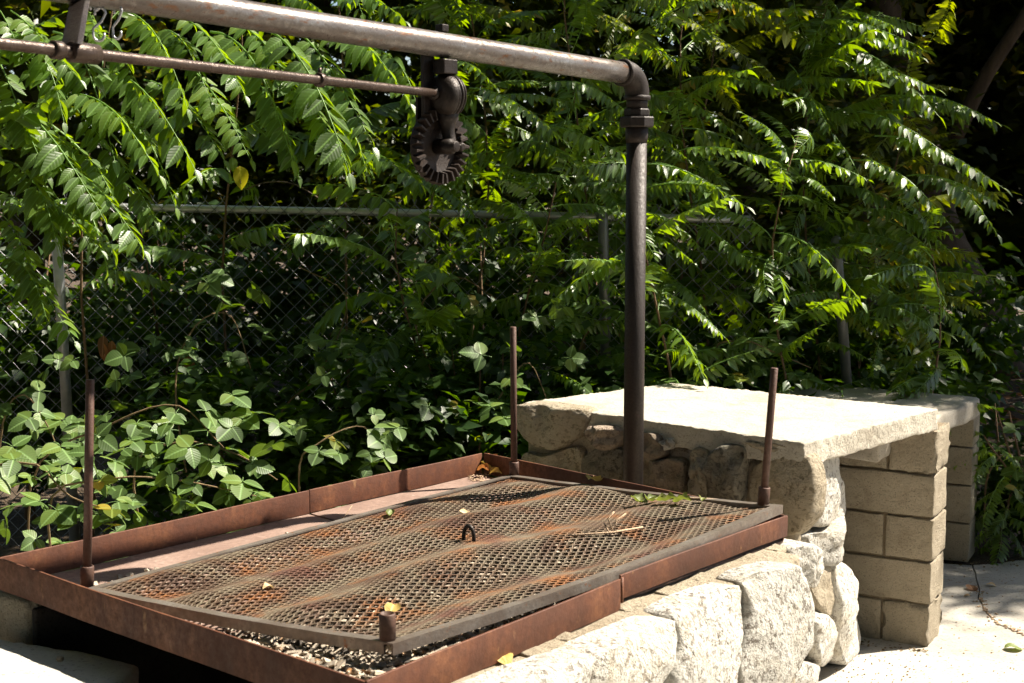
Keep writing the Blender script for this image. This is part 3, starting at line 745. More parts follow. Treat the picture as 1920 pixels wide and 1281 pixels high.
# far post out of the frame at the other end carries the crossbar
mb = MB(); mb.lathe(V(c1.x, c1.y, 0), Uz, [(0, PIPE_R), (c1.z - .0, PIPE_R)], 20); mb.build("post", M['post'], frame)

def on_pipe(px):      # point of the crossbar axis seen at column px
    a = c0 - CAMV; best = min(range(0, 2701), key=lambda i: abs((lambda q: 960 + FPX * q.x / (q.y * _c - q.z * _s))(c0 + pdir * (i / 1000) - CAMV) - px))
    return c0 + pdir * (best / 1000)
PD = -pdir; PDh = V(PD.x, PD.y, 0).normalized(); PN2 = V(PDh.y, -PDh.x, 0)       # PN2 points towards the near right
gp = on_pipe(829)
# shaft rod below the crossbar
s1 = gp + Uz * -.118 + PDh * -.005; s0 = AY(0, 82, gp.y - 1.12)
sdir = (s1 - s0).normalized(); s0 = s0 - sdir * .8
winch = thing("winch_gear", s1, "rusty worm gear winch hanging under the grey crossbar", "winch")
mb = MB(); mb.lathe(gp - Uz * .045, Uz, [(0, .007), (.088, .007)], 10); mb.build("stud", M['iron'], winch)
mb = MB(); mb.box(gp + Uz * .040 , PDh, PN2, Uz, .012, .012, .009); finish(mb.build("square_nut", M['iron'], winch, False), .002)
mb = MB(); mb.box(gp - Uz * .053 + PN2 * .010, PDh, PN2, Uz, .024, .020, .018); finish(mb.build("square_nut", M['iron'], winch, False), .003)
mb = MB(); mb.box(gp - Uz * .105 - PDh * .030 - PN2 * .022, PDh, PN2, Uz, .018, .006, .085); finish(mb.build("hanger_plate", M['iron'], winch, False), .002)
# ribbed worm housing: a barrel along the shaft with three grooves
mb = MB(); prof = []
for i in range(41):
    t = i / 40 * 2 - 1; r = .050 * math.sqrt(max(0, 1 - abs(t) ** 3.0)) + .004
    if -.25 < t < .95: r -= .009 * max(0, math.cos((t - .05) * 2 * math.pi / .30)) ** 2
    prof.append((t * .040, max(.004, r)))
mb.lathe(s1 + PDh * .018 - Uz * .004, PDh, prof, 32); mb.build("worm_housing", M['iron'], winch)
mb = MB(); mb.lathe(s1 - PDh * .032, PDh, [(0, .0135), (.003, .0165), (.012, .0165), (.016, .013)], 20); mb.build("shaft_collar", M['iron'], winch)
hb = s1 + PDh * .020 - Uz * .04
mb = MB(); mb.tube([hb, hb - Uz * .025, hb - Uz * .05 + PN2 * .004, hb - Uz * .085 + PN2 * .012, hb - Uz * .098 + PN2 * .016], [.034, .024, .0165, .0165, .020], 18); mb.build("neck", M['iron'], winch)
gc = s1 + PDh * .006 - Uz * .128
mb = MB(); mb.lathe(gc - PN2 * .02, PN2, [(0, .019), (.05, .019), (.052, .013), (.066, .013), (.067, .010)], 20); mb.build("hub", M['iron'], winch)
mb = MB(); mb.lathe(gc + PDh * .024 + PN2 * .022, PN2, [(0, .011), (.022, .011), (.024, .007)], 6); mb.build("bolt", M['iron'], winch, False)
def gear():
    GR = .088; n = 27
    mb = MB()
    mb.lathe(gc - PN2 * .030, PN2, [(0, .02), (0, GR * .93), (.004, GR), (.012, GR), (.016, GR * .80), (.012, GR * .70), (.010, .022)], 68)
    w = mb.build("gear_wheel", M['gear'], winch)
    for i in range(n):
        a = 2 * math.pi * i / n; rd = PDh * math.cos(a) + Uz * math.sin(a); tg = PN2.cross(rd)
        rr = random.Random(i); m2 = MB(); c = gc - PN2 * .012 + rd * (GR * .875); sk = (tg + rd * .25).normalized()
        q = [c - sk * .0080 - rd * .015, c + sk * .0080 - rd * .015, c + sk * .0088 + rd * .016, c - sk * .0088 + rd * .016]
        PH = PN2 * (.015 + rr.uniform(-.003, .002)); sk = (sk + rd * rr.uniform(-.12, .12)).normalized()
        h = [c - sk * .0022 - rd * .010 + PH, c + sk * .0022 - rd * .010 + PH, c + sk * .0028 + rd * .014 + PH, c - sk * .0028 + rd * .014 + PH]
        m2.add([p - PN2 * .006 for p in q] + h, [(0, 1, 2, 3), (4, 7, 6, 5), (0, 4, 5, 1), (1, 5, 6, 2), (2, 6, 7, 3), (3, 7, 4, 0)])
        o = m2.build("tooth", M['gear'], w, False)
gear()
# flange plate behind the wheel
mb = MB(); mb.box(gc + Uz * .045 - PN2 * .040 - PDh * .02, PDh, PN2, Uz, .032, .004, .075); finish(mb.build("back_plate", M['iron'], winch, False), .002)
shaft = thing("drive_shaft", s0, "long thin rusty drive shaft running parallel below the grey crossbar", "shaft")
mb = MB(); mb.tube([lerp(s0, s1, i / 20) for i in range(21)], .0103, 16); mb.build("rod", M['shaft'], shaft)
def on_shaft(px):
    best = min(range(0, 2001), key=lambda i: abs((lambda q: 960 + FPX * q.x / (q.y * _c - q.z * _s))(lerp(s0, s1, i / 2000) - CAMV) - px)); return lerp(s0, s1, best / 2000)
k1 = on_shaft(600)
mb = MB(); mb.lathe(k1 - sdir * .008, sdir, [(0, .0145), (.002, .016), (.014, .016), (.016, .0145)], 18); mb.build("clamp_ring", M['shaft'], shaft)
mb = MB(); mb.tube([k1 + Uz * .012, k1 + Uz * .026], .004, 8); mb.build("set_screw", M['shaft'], shaft)
# hanger bracket near the left edge
hp = on_pipe(150); hs = on_shaft(135)
hang = thing("hanger_bracket", hp - Uz * .1, "dark iron hanger plate with bearing sleeve at the left end of the crossbar", "bracket")
mid = hs * .5 + hp * .5
vs = []
ht = V(hp.x, hp.y, hp.z - PIPE_R * .6); hb2 = V(hs.x, hs.y, hs.z + .012)
rbox("plate", [hb2 - PN2 * .027 - PDh * .006, hb2 + PN2 * .027 - PDh * .006, hb2 + PN2 * .027 + PDh * .006, hb2 - PN2 * .027 + PDh * .006,
               ht - PN2 * .027 - PDh * .006, ht + PN2 * .027 - PDh * .006, ht + PN2 * .027 + PDh * .006, ht - PN2 * .027 + PDh * .006], M['iron'], hang, r=.002, n=(3, 1, 6), amp=.001)
mb = MB(); mb.lathe(hs - sdir * .005, sdir, [(0, .017), (.002, .0185), (.060, .0185), (.063, .016)], 22); mb.build("bearing_sleeve", M['shaft'], hang)
mb = MB(); mb.lathe(hs - sdir * .045, sdir, [(0, .014), (.002, .0165), (.020, .0165), (.022, .015)], 22); mb.build("thrust_collar", M['shaft'], hang)
def s_hook(px, label, rot, drop):
    p = on_pipe(px); dn = p - Uz * (PIPE_R + drop)
    ax = (Matrix.Rotation(rot, 3, 'Z') @ V(1, 0, 0)); mb = MB(); pts = []
    top = dn
    for k in range(9):
        a = math.pi * (1.15 - 1.15 * k / 8); pts.append(top + ax * (.010 + math.cos(a) * .010) + Uz * (math.sin(a) * .010))
    pts.append(top + ax * .012 - Uz * .016); pts.append(top - ax * .004 - Uz * .030)
    for k in range(11):
        a = math.pi * (.95 + 1.15 * k / 10); pts.append(top + ax * (.006 + math.cos(a) * .0105) + Uz * (-.042 + math.sin(a) * .0115))
    mb.tube(pts, .0026, 8)
    root = thing("s_hook", top, label, "hook", "zinc hooks on the crossbar"); mb.build("hook_wire", M['hook'], root)
    e = MB(); pts = [p - Uz * (PIPE_R - .004) + PN2 * 0 + Uz * .0]
    e.tube([p - Uz * (PIPE_R - .003), p - Uz * (PIPE_R + .006)] + [top + PDh * (math.sin(a * .7) * .011) + Uz * (.004 + .009 - .009 * math.cos(a * .7)) * .9 for a in range(0, 9)], .0025, 8); e.build("screw_eye", M['hook'], root)
s_hook(176, "left zinc hook, lower of the two, hanging beside the hanger plate", .3, .010)
s_hook(213, "right zinc hook tucked higher against the underside of the crossbar", -.5, .002)
# ================================================================ chain link fence
FY = 6.0
def rail_z(x): return 1.489 - .0194 * (x + 1.48)
fence = thing("chain_link_fence", V(-1.9, FY, 0), "galvanised chain-link fence with pipe rail, overgrown with leaves", "fence")
mb = MB(); mb.tube([V(x / 4, FY, rail_z(x / 4)) for x in range(-14, 5)], .0165, 14); mb.build("top_rail", M['galv'], fence)
for (a, b) in ((AY(107, 455, FY - .035), AY(131, 860, FY - .035)), (AY(1130, 396, FY - .035), AY(1140, 860, FY - .035)), (AY(1568, 452, FY + .1), AY(1582, 640, FY + .1))):
    d = (a - b).normalized(); bot = b - d * (b.z / d.z); 
    mb = MB(); h = (a - bot).length
    mb.lathe(bot, d, [(0, .0225), (h, .0225), (h + .012, .02), (h + .022, .008)], 18); mb.build("post", M['galv'] if a.x < -1 else M['galv_shaded'], fence)
for t in (AY(107, 455, FY), AY(1130, 396, FY)):
    mb = MB(); x = t.x; mb.lathe(V(x - .03, FY, rail_z(x)), V(1, 0, 0), [(0, .0175), (.002, .020), (.058, .020), (.06, .0175)], 14)
    mb.build("rail_sleeve", M['galv'], fence)
def chain():
    mb = MB(); c = .0365; x0 = -3.4; ni = int(4.45 / c); r = .0017
    for i in range(ni):
        x = x0 + i * c; top = rail_z(x) + .035; nj = int(top / c) + 1
        for j in range(nj):
            z = top - j * c
            if z < .05: break
            up = ((i + j) % 2 == 0)
            a = V(x, FY - .024 + (.0025 if up else -.0025), z - (0 if up else c)); b = V(x + c, FY - .024 + (.0025 if not up else -.0025), z - (c if up else 0))
            mb.tube([a, b], r, 4, cap=False)
        if i % 2 == 0:   # twisted barbs above the rail
            for s in (-1, 1): mb.tube([V(x, FY - .024, top), V(x + s * .009, FY - .024, top + .022)], r, 4, cap=False)
    return mb.build("wire_mesh", M['wire'], fence)
chain()

# ================================================================ plants
def leaflet(mb, base, axis, up, L, W, fold=.25, curl=.18, segs=(0, .14, .34, .58, .80, 1.0), prof=(.04, .72, 1.0, .84, .46, .0), skew=0.0):
    side = axis.cross(up).normalized(); nrm = side.cross(axis).normalized(); b = len(mb.v)
    for s, w in zip(segs, prof):
        c = base + axis * (L * s) - nrm * (curl * L * s * s)
        e = nrm * (fold * W * w)
        mb.v += [c - side * (W * w) + e, c, c + side * (W * w) + e]; mb.uv += [(.5 - .5 * w, s), (.5, s), (.5 + .5 * w, s)]
    for i in range(len(segs) - 1):
        q = b + i * 3
        mb.f += [(q, q + 1, q + 4, q + 3), (q + 1, q + 2, q + 5, q + 4)]
def frond_mesh(name, pairs, seed, droop=.9, arch=.12, spread=1.0, slim=1.0):
    """a pinnate leaf along +x, length 1, arching upward in +z; returns mesh data"""
    rnd = random.Random(seed); mb = MB()
    sway = rnd.uniform(-.05, .05)
    def rach(t): return V(t, sway * math.sin(math.pi * t), arch * (math.sin(math.pi * t ** .8)) )
    path = [rach(i / 12) for i in range(13)]
    mb.tube(path, [.0075 * (1 - .75 * i / 12) for i in range(13)], 5, cap=False); mb.uv += [(.5, .5)] * (13 * 5)
    for k in range(pairs):
        t = .13 + .84 * k / pairs; p = rach(t); d = (rach(min(1, t + .03)) - rach(t - .03)).normalized()
        sd = V(0, 0, 1).cross(d).normalized()
        size = (.62 + .62 * math.sin(math.pi * min(1, (t * .85 + .12))) ) * rnd.uniform(.72, 1.15)
        Ll = .195 * size * spread * (9.5 / (pairs + 1.0)) ** .45; Wl = Ll * rnd.uniform(.215, .26) * slim
        for s in (-1, 1):
            if rnd.random() < .09: continue
            dr = droop * rnd.uniform(.6, 1.25)
            fw = .28 + .35 * t
            ax = (sd * s * math.cos(dr) + d * fw - V(0, 0, 1) * math.sin(dr)).normalized()
            up = (V(0, 0, 1) * math.cos(dr) + sd * s * math.sin(dr) + V(rnd.gauss(0, .18), rnd.gauss(0, .18), 0)).normalized()
            leaflet(mb, p + ax * .006, ax, up, Ll * rnd.uniform(.88, 1.08), Wl * rnd.uniform(.85, 1.1), rnd.uniform(.1, .38), rnd.uniform(-.05, .5))
    d = (rach(1) - rach(.96)).normalized(); leaflet(mb, rach(1), d, V(0, 0, 1), .10, .024)
    me = bpy.data.meshes.new(name); me.from_pydata([tuple(v) for v in mb.v], [], mb.f)
    l = me.uv_layers.new(name="UVMap")
    for lp in me.loops: l.data[lp.index].uv = mb.uv[lp.vertex_index]
    me.polygons.foreach_set("use_smooth", [True] * len(me.polygons)); me.update(); return me
FROND = {}
for key, pr in (('s', 8), ('m', 11), ('l', 13)):
    FROND[key] = []
    for q in range(6):
        me = frond_mesh("pinnate_leaf", pr, 10 * pr + q, droop=(.45, .6, .8, .32, .5, .7)[q], arch=(.10, .16, .13, .05, .2, .02)[q]); FROND[key].append(me)
FROND['n'] = [frond_mesh("pinnate_leaf", 15, 300 + q, droop=(.5, .7, .4, .6)[q], arch=(.08, .12, .15, .06)[q], spread=.86, slim=.82) for q in range(4)]
FY_MESH = {}
def frond_variant(me, mat):
    k = (me.name, mat.name)
    if k not in FY_MESH:
        c = me.copy(); c.materials.clear(); c.materials.append(mat); FY_MESH[k] = c
    return FY_MESH[k]
def place_leaf(me, base, tip_dir, length, up, parent, name="leaf", roll=0.0, zs=1.0):
    x = tip_dir.normalized(); y = up.cross(x)
    y = y.normalized() if y.length > 1e-4 else x.orthogonal().normalized()
    z = x.cross(y)
    if roll:
        q = Matrix.Rotation(roll, 3, x); y = q @ y; z = q @ z
    m = Matrix((x, y, z)).transposed().to_4x4()
    o = bpy.data.objects.new(name, me); put(o, parent)
    o.matrix_basis = Matrix.Translation(base) @ m @ Matrix.Diagonal((length, length, length * zs, 1))
    return o

prn = random.Random(77)
def path_at(path, t):
    k = t * (len(path) - 1); i = min(int(k), len(path) - 2); return lerp(path[i], path[i + 1], k - i)
saplings = {}
def sapling(key, base, top, n, label, hmin=.35, lens=(.26, .66), elev=(-.35, .95), az=None, mat='frond', r0=.008, bend=.2, seed=0, cat="sapling", group="pinnate saplings along the fence"):
    rnd = random.Random(seed * 31 + 7)
    root = thing("sapling", base, label, cat, group); saplings[key] = root
    path = []
    for i in range(9):
        t = i / 8; p = lerp(base, top, t) + V(math.sin(t * 5 + seed), math.cos(t * 4 + seed * 2), 0) * bend * t * (1 - t * .5); path.append(p)
    mb = MB(); mb.tube(path, [r0 * (1 - .65 * i / 8) for i in range(9)], 8); mb.build("trunk", M['stem'], root)
    a = rnd.uniform(0, 6.28)
    n = int(n * 1.5)
    for k in range(n):
        t = hmin + (1 - hmin) * (k + rnd.random()) / n; p = path_at(path, min(.999, t)); a += 2.4 + rnd.uniform(-.4, .4)
        aa = a if az is None else rnd.uniform(*az)
        e = rnd.uniform(*elev) - .55 * (1 - t)
        d = V(math.cos(aa) * math.cos(e), math.sin(aa) * math.cos(e), math.sin(e) - .15)
        L = rnd.uniform(*lens) * (1.0 if t < .85 else .8)
        key2 = 'n' if key in 'efghijkmnoqr' else ('s' if L < .36 else ('m' if L < .48 else 'l'))
        me = frond_variant(rnd.choice(FROND[key2]), M[mat])
        o = place_leaf(me, p, d, L, V(0, 0, 1), root, roll=rnd.uniform(-.85, .85))
    return root
def hero(key, x0, y0, x1, y1, d0, d1=None, mat='frond', var=None, roll=0.0, kind=None):
    a = AY(x0, y0, d0); b = AY(x1, y1, d1 if d1 else d0 - .15); L = (b - a).length
    kk = kind or ('n' if key in 'efghijkmnoqr' else None) or ('s' if L < .30 else ('m' if L < .46 else 'l'))
    me = frond_variant(FROND[kk][var if var is not None else prn.randrange(4)], M[mat])
    place_leaf(me, a, b - a, L, V(0, 0, 1), saplings[key], roll=roll)

# --- saplings in front of the fence, left
sapling('a', V(-2.45, 5.3, 0), V(-2.1, 5.1, 2.4), 17, "leafy sapling at the left edge, its leaves hanging over the fence post", seed=1)
sapling('b', V(-1.75, 5.75, 0), V(-1.55, 5.45, 2.3), 6, "tall sapling drooping long leaves across the upper left behind the shaft", seed=2, hmin=.5)
sapling('c', V(-1.2, 6.3, 0), V(-1.15, 5.75, 2.4), 6, "sapling behind the fence whose lit leaves hang under the crossbar", seed=3, hmin=.5)
sapling('d', V(-.72, 6.45, 0), V(-.75, 6.1, 2.5), 9, "sapling with bare brown stem behind the fence left of the winch", seed=4, hmin=.55, bend=.05)
sapling('e', V(-.25, 6.5, 0), V(-.15, 6.15, 2.5), 20, "sapling growing behind the winch gear", seed=5, hmin=.5)
sapling('f', V(.25, 6.35, 0), V(.30, 5.95, 2.6), 26, "sapling directly behind the iron post with rows of bright leaflets", seed=6, hmin=.45)
sapling('g', V(.85, 6.4, 0), V(.80, 6.1, 2.5), 26, "sapling right of the iron post above the fence end", seed=7, hmin=.4)
sapling('h', V(1.42, 6.5, 0), V(1.36, 6.2, 2.6), 34, "broad sapling right of centre with leaves fanning to the right", seed=8, hmin=.35, az=(-2.2, .2))
sapling('i', V(1.85, 6.9, 0), V(1.7, 6.6, 2.1), 26, "yellowing sapling low behind the concrete table", seed=9, hmin=.3, mat='frond_y', az=(-2.4, -.3))
sapling('j', V(.9, 7.6, 0), V(1.0, 7.3, 3.4), 26, "sunlit yellow-green sapling rising behind the elbow of the pipe frame", seed=10, hmin=.45, mat='frond_y')
sapling('k', V(-.5, 7.4, 0), V(-.4, 7.2, 3.3), 24, "rear sapling whose crown shows above the middle of the crossbar", seed=11, hmin=.45)
sapling('m', V(.62, 5.75, 0), V(.60, 5.6, 1.75), 22, "young sapling in front of the fence right of the iron post", seed=13, hmin=.25, lens=(.3, .5))
sapling('n', V(1.18, 5.9, 0), V(1.15, 5.75, 1.8), 24, "young sapling in front of the fence end behind the counter", seed=14, hmin=.25, lens=(.3, .5))
sapling('o', V(.1, 5.8, 0), V(.08, 5.65, 1.6), 20, "young sapling in front of the fence left of the iron post", seed=15, hmin=.3, lens=(.3, .5))
sapling('p', V(-2.35, 5.0, 0), V(-1.85, 4.95, 2.25), 2, "sapling nearest the camera at upper left behind the hanger plate", seed=16, hmin=.62, az=(-1.2, .8))
sapling('q', V(1.75, 5.95, 0), V(1.72, 5.95, 1.5), 22, "young sapling behind the concrete table top", seed=17, hmin=.3, lens=(.3, .5), az=(-3.4, -1.2))
sapling('s', V(-.38, 5.8, 0), V(-.36, 5.65, 1.5), 16, 'young sapling in front of the fence below the winch', seed=19, hmin=.3, lens=(.3, .5))
sapling('r', V(2.12, 6.0, 0), V(2.05, 5.9, .55), 16, 'small sapling leaning over the foot of the concrete table', seed=18, hmin=.15, lens=(.2, .32), elev=(-.5, .3))
hl = [
 ('b', 236, 22, 352, 205, 5.2, 5.0), ('b', 180, 130, 366, 318, 5.35, 5.05), ('b', 100, 60, 215, 300, 5.3, 5.0), ('b', 300, 60, 395, 190, 5.5, 5.2),
 ('c', 395, 60, 548, 300, 5.5, 5.2), ('c', 500, 55, 655, 325, 5.4, 5.1), ('c', 470, 150, 560, 330, 5.6, 5.4), ('c', 560, 60, 700, 275, 5.6, 5.3),
 ('c', 600, 70, 770, 195, 5.6, 5.3), ('d', 620, 10, 760, 40, 5.7, 5.5), ('d', 640, 285, 795, 350, 5.7, 5.4), ('d', 620, 200, 690, 330, 5.7, 5.5),
 ('a', 90, 300, 270, 470, 5.0, 4.8), ('a', 30, 455, 140, 640, 5.0, 4.8), ('a', 0, 300, 110, 480, 5.0, 4.8), ('a', 120, 180, 300, 330, 5.1, 4.9), ('a', 40, 200, 200, 420, 5.0, 4.8),
 ('a', 10, 60, 120, 230, 5.0, 4.8), ('b', 130, 350, 205, 520, 5.2, 5.0), ('b', 260, 400, 330, 450, 5.8, 5.6),
 ('e', 880, 165, 1055, 262, 5.5, 5.3), ('e', 905, 190, 1100, 200, 5.7, 5.5), ('f', 1010, 165, 1180, 215, 5.6, 5.4), ('f', 1000, 235, 1178, 292, 5.6, 5.3),
 ('e', 850, 120, 930, 165, 5.5, 5.3), ('e', 870, 220, 880, 330, 5.7, 5.5), ('f', 960, 270, 1120, 330, 5.7, 5.5), ('f', 1060, 465, 1165, 560, 5.6, 5.4),
 ('f', 1005, 695, 1130, 750, 5.5, 5.3), ('g', 1195, 445, 1300, 492, 5.6, 5.4), ('g', 1225, 305, 1400, 388, 5.7, 5.4), ('g', 1265, 285, 1470, 308, 5.8, 5.6),
 ('g', 1190, 250, 1290, 300, 5.9, 5.7), ('h', 1480, 55, 1712, 82, 6.2, 6.0), ('h', 1555, 90, 1728, 108, 6.2, 6.0), ('h', 1565, 125, 1758, 168, 6.1, 5.9),
 ('h', 1700, 180, 1865, 228, 6.2, 6.0), ('h', 1650, 180, 1880, 235, 6.3, 6.1), ('h', 1640, 255, 1880, 352, 6.1, 5.8), ('h', 1720, 330, 1886, 392, 6.1, 5.9), ('h', 1700, 330, 1870, 440, 6.0, 5.7),
 ('h', 1740, 515, 1890, 528, 6.2, 6.0), ('i', 1700, 545, 1852, 592, 6.2, 6.0), ('h', 1490, 280, 1478, 368, 6.2, 6.1), ('i', 1630, 430, 1642, 525, 6.2, 6.1), ('i', 1690, 460, 1700, 540, 6.2, 6.1),
 ('h', 1530, 648, 1625, 672, 6.0, 5.8), ('h', 1380, 640, 1500, 665, 6.0, 5.8), ('h', 1560, 250, 1640, 380, 6.1, 5.9), ('h', 1440, 160, 1600, 150, 6.2, 6.0), ('h', 1600, 300, 1780, 420, 6.0, 5.8),
 ('h', 1480, 120, 1560, 250, 6.1, 5.9), ('d', 580, 640, 760, 722, 5.5, 5.3), ('d', 700, 640, 775, 715, 5.5, 5.35), ('g', 1330, 130, 1440, 160, 6.2, 6.0), ('i', 1560, 470, 1620, 560, 6.3, 6.2),
 ('h', 1720, 560, 1860, 680, 6.2, 6.0), ('i', 1640, 560, 1760, 690, 6.2, 6.0), ('h', 1650, 640, 1640, 735, 5.9, 5.85), ('e', 780, 330, 900, 420, 5.8, 5.6), ('f', 1080, 330, 1170, 420, 5.8, 5.6)]
hl += [('p', 20, 20, 150, 150, 4.9, 4.75), ('a', 0, 375, 95, 402, 5.2, 5.1), ('a', 60, 365, 175, 425, 5.2, 5.05), ('b', 100, 378, 215, 402, 5.4, 5.3), ('a', 0, 390, 120, 445, 5.1, 5.0), ('a', 150, 300, 285, 425, 5.4, 5.25), ('a', 30, 340, 130, 455, 5.3, 5.2), ('b', 200, 330, 300, 440, 5.5, 5.35), ('a', 0, 360, 100, 420, 5.3, 5.2), ('a', 20, 230, 150, 400, 5.0, 4.85), ('a', 60, 340, 190, 470, 5.1, 4.95), ('a', 0, 400, 60, 560, 4.95, 4.85), ('a', 110, 260, 230, 420, 5.1, 4.95), ('a', 0, 20, 70, 160, 5.0, 4.9), ('b', 160, 60, 260, 190, 5.2, 5.05), ('b', 150, 250, 290, 410, 5.3, 5.1), ('b', 330, 30, 460, 180, 5.4, 5.2), ('b', 210, 210, 330, 390, 5.3, 5.1), ('c', 430, 40, 560, 190, 5.5, 5.25), ('c', 360, 130, 470, 300, 5.6, 5.35), ('c', 540, 160, 650, 330, 5.6, 5.4),
 ('b', 60, 110, 190, 260, 5.2, 5.0), ('a', 0, 120, 90, 330, 5.0, 4.85), ('b', 270, 150, 420, 300, 5.45, 5.2), ('d', 690, 90, 790, 240, 5.8, 5.6), ('a', 0, 480, 90, 610, 4.9, 4.75), ('d', 520, 0, 640, 60, 5.8, 5.6),
 ('j', 1150, 90, 1290, 140, 6.8, 6.5), ('j', 1300, 60, 1440, 150, 6.8, 6.5), ('j', 1180, 20, 1130, 110, 6.9, 6.7), ('j', 1330, 10, 1500, 60, 6.9, 6.6), ('j', 1400, 110, 1480, 200, 6.8, 6.6), ('j', 1090, 20, 1230, 90, 6.6, 6.4), ('j', 1240, 20, 1380, 110, 6.7, 6.5), ('k', 760, 20, 900, 90, 6.6, 6.4), ('k', 900, 10, 1050, 70, 6.6, 6.4), ('h', 1600, 30, 1700, 60, 6.2, 6.0), ('h', 1620, 210, 1790, 300, 6.1, 5.9), ('h', 1600, 400, 1780, 470, 6.1, 5.9), ('g', 1230, 180, 1380, 250, 6.0, 5.8), ('g', 1400, 220, 1520, 320, 6.1, 5.9), ('g', 1300, 420, 1440, 520, 5.9, 5.7), ('i', 1500, 560, 1640, 640, 6.1, 5.9), ('g', 1220, 520, 1340, 620, 5.9, 5.7)]
for h in hl: hero(*h[:7], mat='frond_y' if h[0] in 'ijk' else 'frond')

# --- brambles
def ovate(mb, base, axis, up, L, W, rnd):
    leaflet(mb, base, axis, up, L, W, rnd.uniform(.05, .2), rnd.uniform(.05, .25), (0, .08, .2, .36, .52, .68, .82, .93, 1), (.05, .55, .88, 1.0, .95, .78, .50, .2, 0))
def bramble_mesh(seed):
    rnd = random.Random(seed); mb = MB(); st = V(.35, 0, 0)
    mb.tube([V(0, 0, 0), V(.18, 0, .03), st], [.012, .010, .009], 5, cap=False); mb.uv += [(.5, .5)] * 15
    for (dx, dy, L) in ((1, 0, .68), (.15, .95, .52), (.15, -.95, .52)):
        ax = (V(dx, dy, rnd.uniform(-.35, .15))).normalized(); up = (V(0, 0, 1) + V(rnd.gauss(0, .2), rnd.gauss(0, .2), 0)).normalized()
        ovate(mb, st + ax * (.09 if dx == 1 else .02), ax, up, L * rnd.uniform(.9, 1.1), L * rnd.uniform(.38, .46), rnd)
    me = bpy.data.meshes.new("trifoliate_leaf"); me.from_pydata([tuple(v) for v in mb.v], [], mb.f)
    l = me.uv_layers.new(name="UVMap")
    for lp in me.loops: l.data[lp.index].uv = mb.uv[lp.vertex_index]
    me.polygons.foreach_set("use_smooth", [True] * len(me.polygons)); me.materials.append(M['bramble']); me.update(); return me
BRM = [bramble_mesh(s) for s in range(6)]
def bramble(pts, n, label, seed, size=(.062, .118), spread=.10, lit=V(.35, -.55, .75)):
    rnd = random.Random(seed); root = thing("bramble", V(pts[0].x, pts[0].y, 0), label, "bramble", "brambles in front of the fence")
    path = catmull_open(pts, 18); mb = MB(); mb.tube(path, [.0045 * (1 - .6 * i / 17) for i in range(18)], 6); mb.build("cane", M['cane'], root)
    for k in range(int(n * 1.35)):
        t = rnd.uniform(.08, 1); p = path_at(path, min(.999, t))
        q = p + V(rnd.gauss(0, 1), rnd.gauss(0, .8), rnd.gauss(0, .8)) * spread
        if q.z < .1: q.z = .1 + rnd.random() * .2
        a = rnd.uniform(0, 6.28); d = V(math.cos(a), math.sin(a) - .25, rnd.uniform(-.5, .25))
        up = (lit + V(rnd.gauss(0, .35), rnd.gauss(0, .35), rnd.gauss(0, .2))).normalized()
        L = rnd.uniform(*size)
        if (q - p).length > .05:
            w = MB()
        me = rnd.choice(BRM); x_ = rnd.random()
        if x_ < .035: me = frond_variant(me, M['frond_y'])
        place_leaf(me, q, d, L, up, root)
    return root
def catmull_open(pts, k):
    p = [pts[0] * 2 - pts[1]] + list(pts) + [pts[-1] * 2 - pts[-2]]; out = []
    for q in range(k):
        s = q / (k - 1) * (len(pts) - 1); i = min(int(s), len(pts) - 2); t = s - i; p0, p1, p2, p3 = p[i:i + 4]
        out.append(.5 * ((2 * p1) + (p2 - p0) * t + (2 * p0 - 5 * p1 + 4 * p2 - p3) * t * t + (3 * p1 - p0 - 3 * p2 + p3) * t ** 3))
    return out
def G0(px, y): return V((px - 960) / FPX * y, y, 0)
bramble([G0(40, 4.6), AY(60, 900, 4.5), AY(200, 800, 4.4), AY(330, 760, 4.4), AY(420, 840, 4.3)], 22, "bramble arching over the far left rim near the left pole", 1, spread=.12)
bramble([G0(300, 4.7), AY(250, 900, 4.5), AY(330, 830, 4.4), AY(440, 850, 4.4), AY(520, 900, 4.4)], 22, "bramble with broad pale leaves right of the left pole", 2, spread=.13)
bramble([G0(-60, 4.1), AY(-30, 930, 4.0), AY(60, 870, 3.95), AY(130, 930, 3.9), AY(220, 960, 3.9)], 22, "bramble spilling against the pan rim at the bottom left", 3, spread=.12)
bramble([G0(120, 4.3), AY(90, 960, 4.2), AY(200, 900, 4.1), AY(330, 900, 4.15), AY(480, 930, 4.3)], 22, "bramble lying low along the far left rim of the pan", 4, spread=.11)
bramble([G0(380, 5.4), AY(330, 760, 5.2), AY(360, 620, 5.3), AY(430, 590, 5.4), AY(470, 690, 5.3)], 20, "bramble climbing the fence mesh with a lit cluster at mid height", 5, spread=.12)
bramble([G0(600, 4.9), AY(560, 900, 4.8), AY(600, 830, 4.8), AY(680, 800, 4.9), AY(720, 860, 4.9)], 20, "sparse shaded bramble behind the middle of the pan rim", 6, spread=.13)
bramble([G0(-40, 4.9), AY(0, 830, 4.8), AY(40, 740, 4.8), AY(90, 800, 4.8), AY(120, 880, 4.8)], 26, "bramble clump around the foot of the left fence post", 7, spread=.13)
bramble([G0(900, 5.4), AY(900, 830, 5.3), AY(940, 740, 5.3), AY(990, 680, 5.3), AY(1030, 760, 5.3)], 22, "dark bramble left of the counter behind the middle pole", 8, spread=.14)
bramble([G0(1120, 5.9), AY(1080, 700, 5.75), AY(1130, 600, 5.7), AY(1170, 640, 5.7), AY(1220, 690, 5.7)], 26, "bramble with yellowed leaves behind the counter left of the iron post", 9, spread=.15)
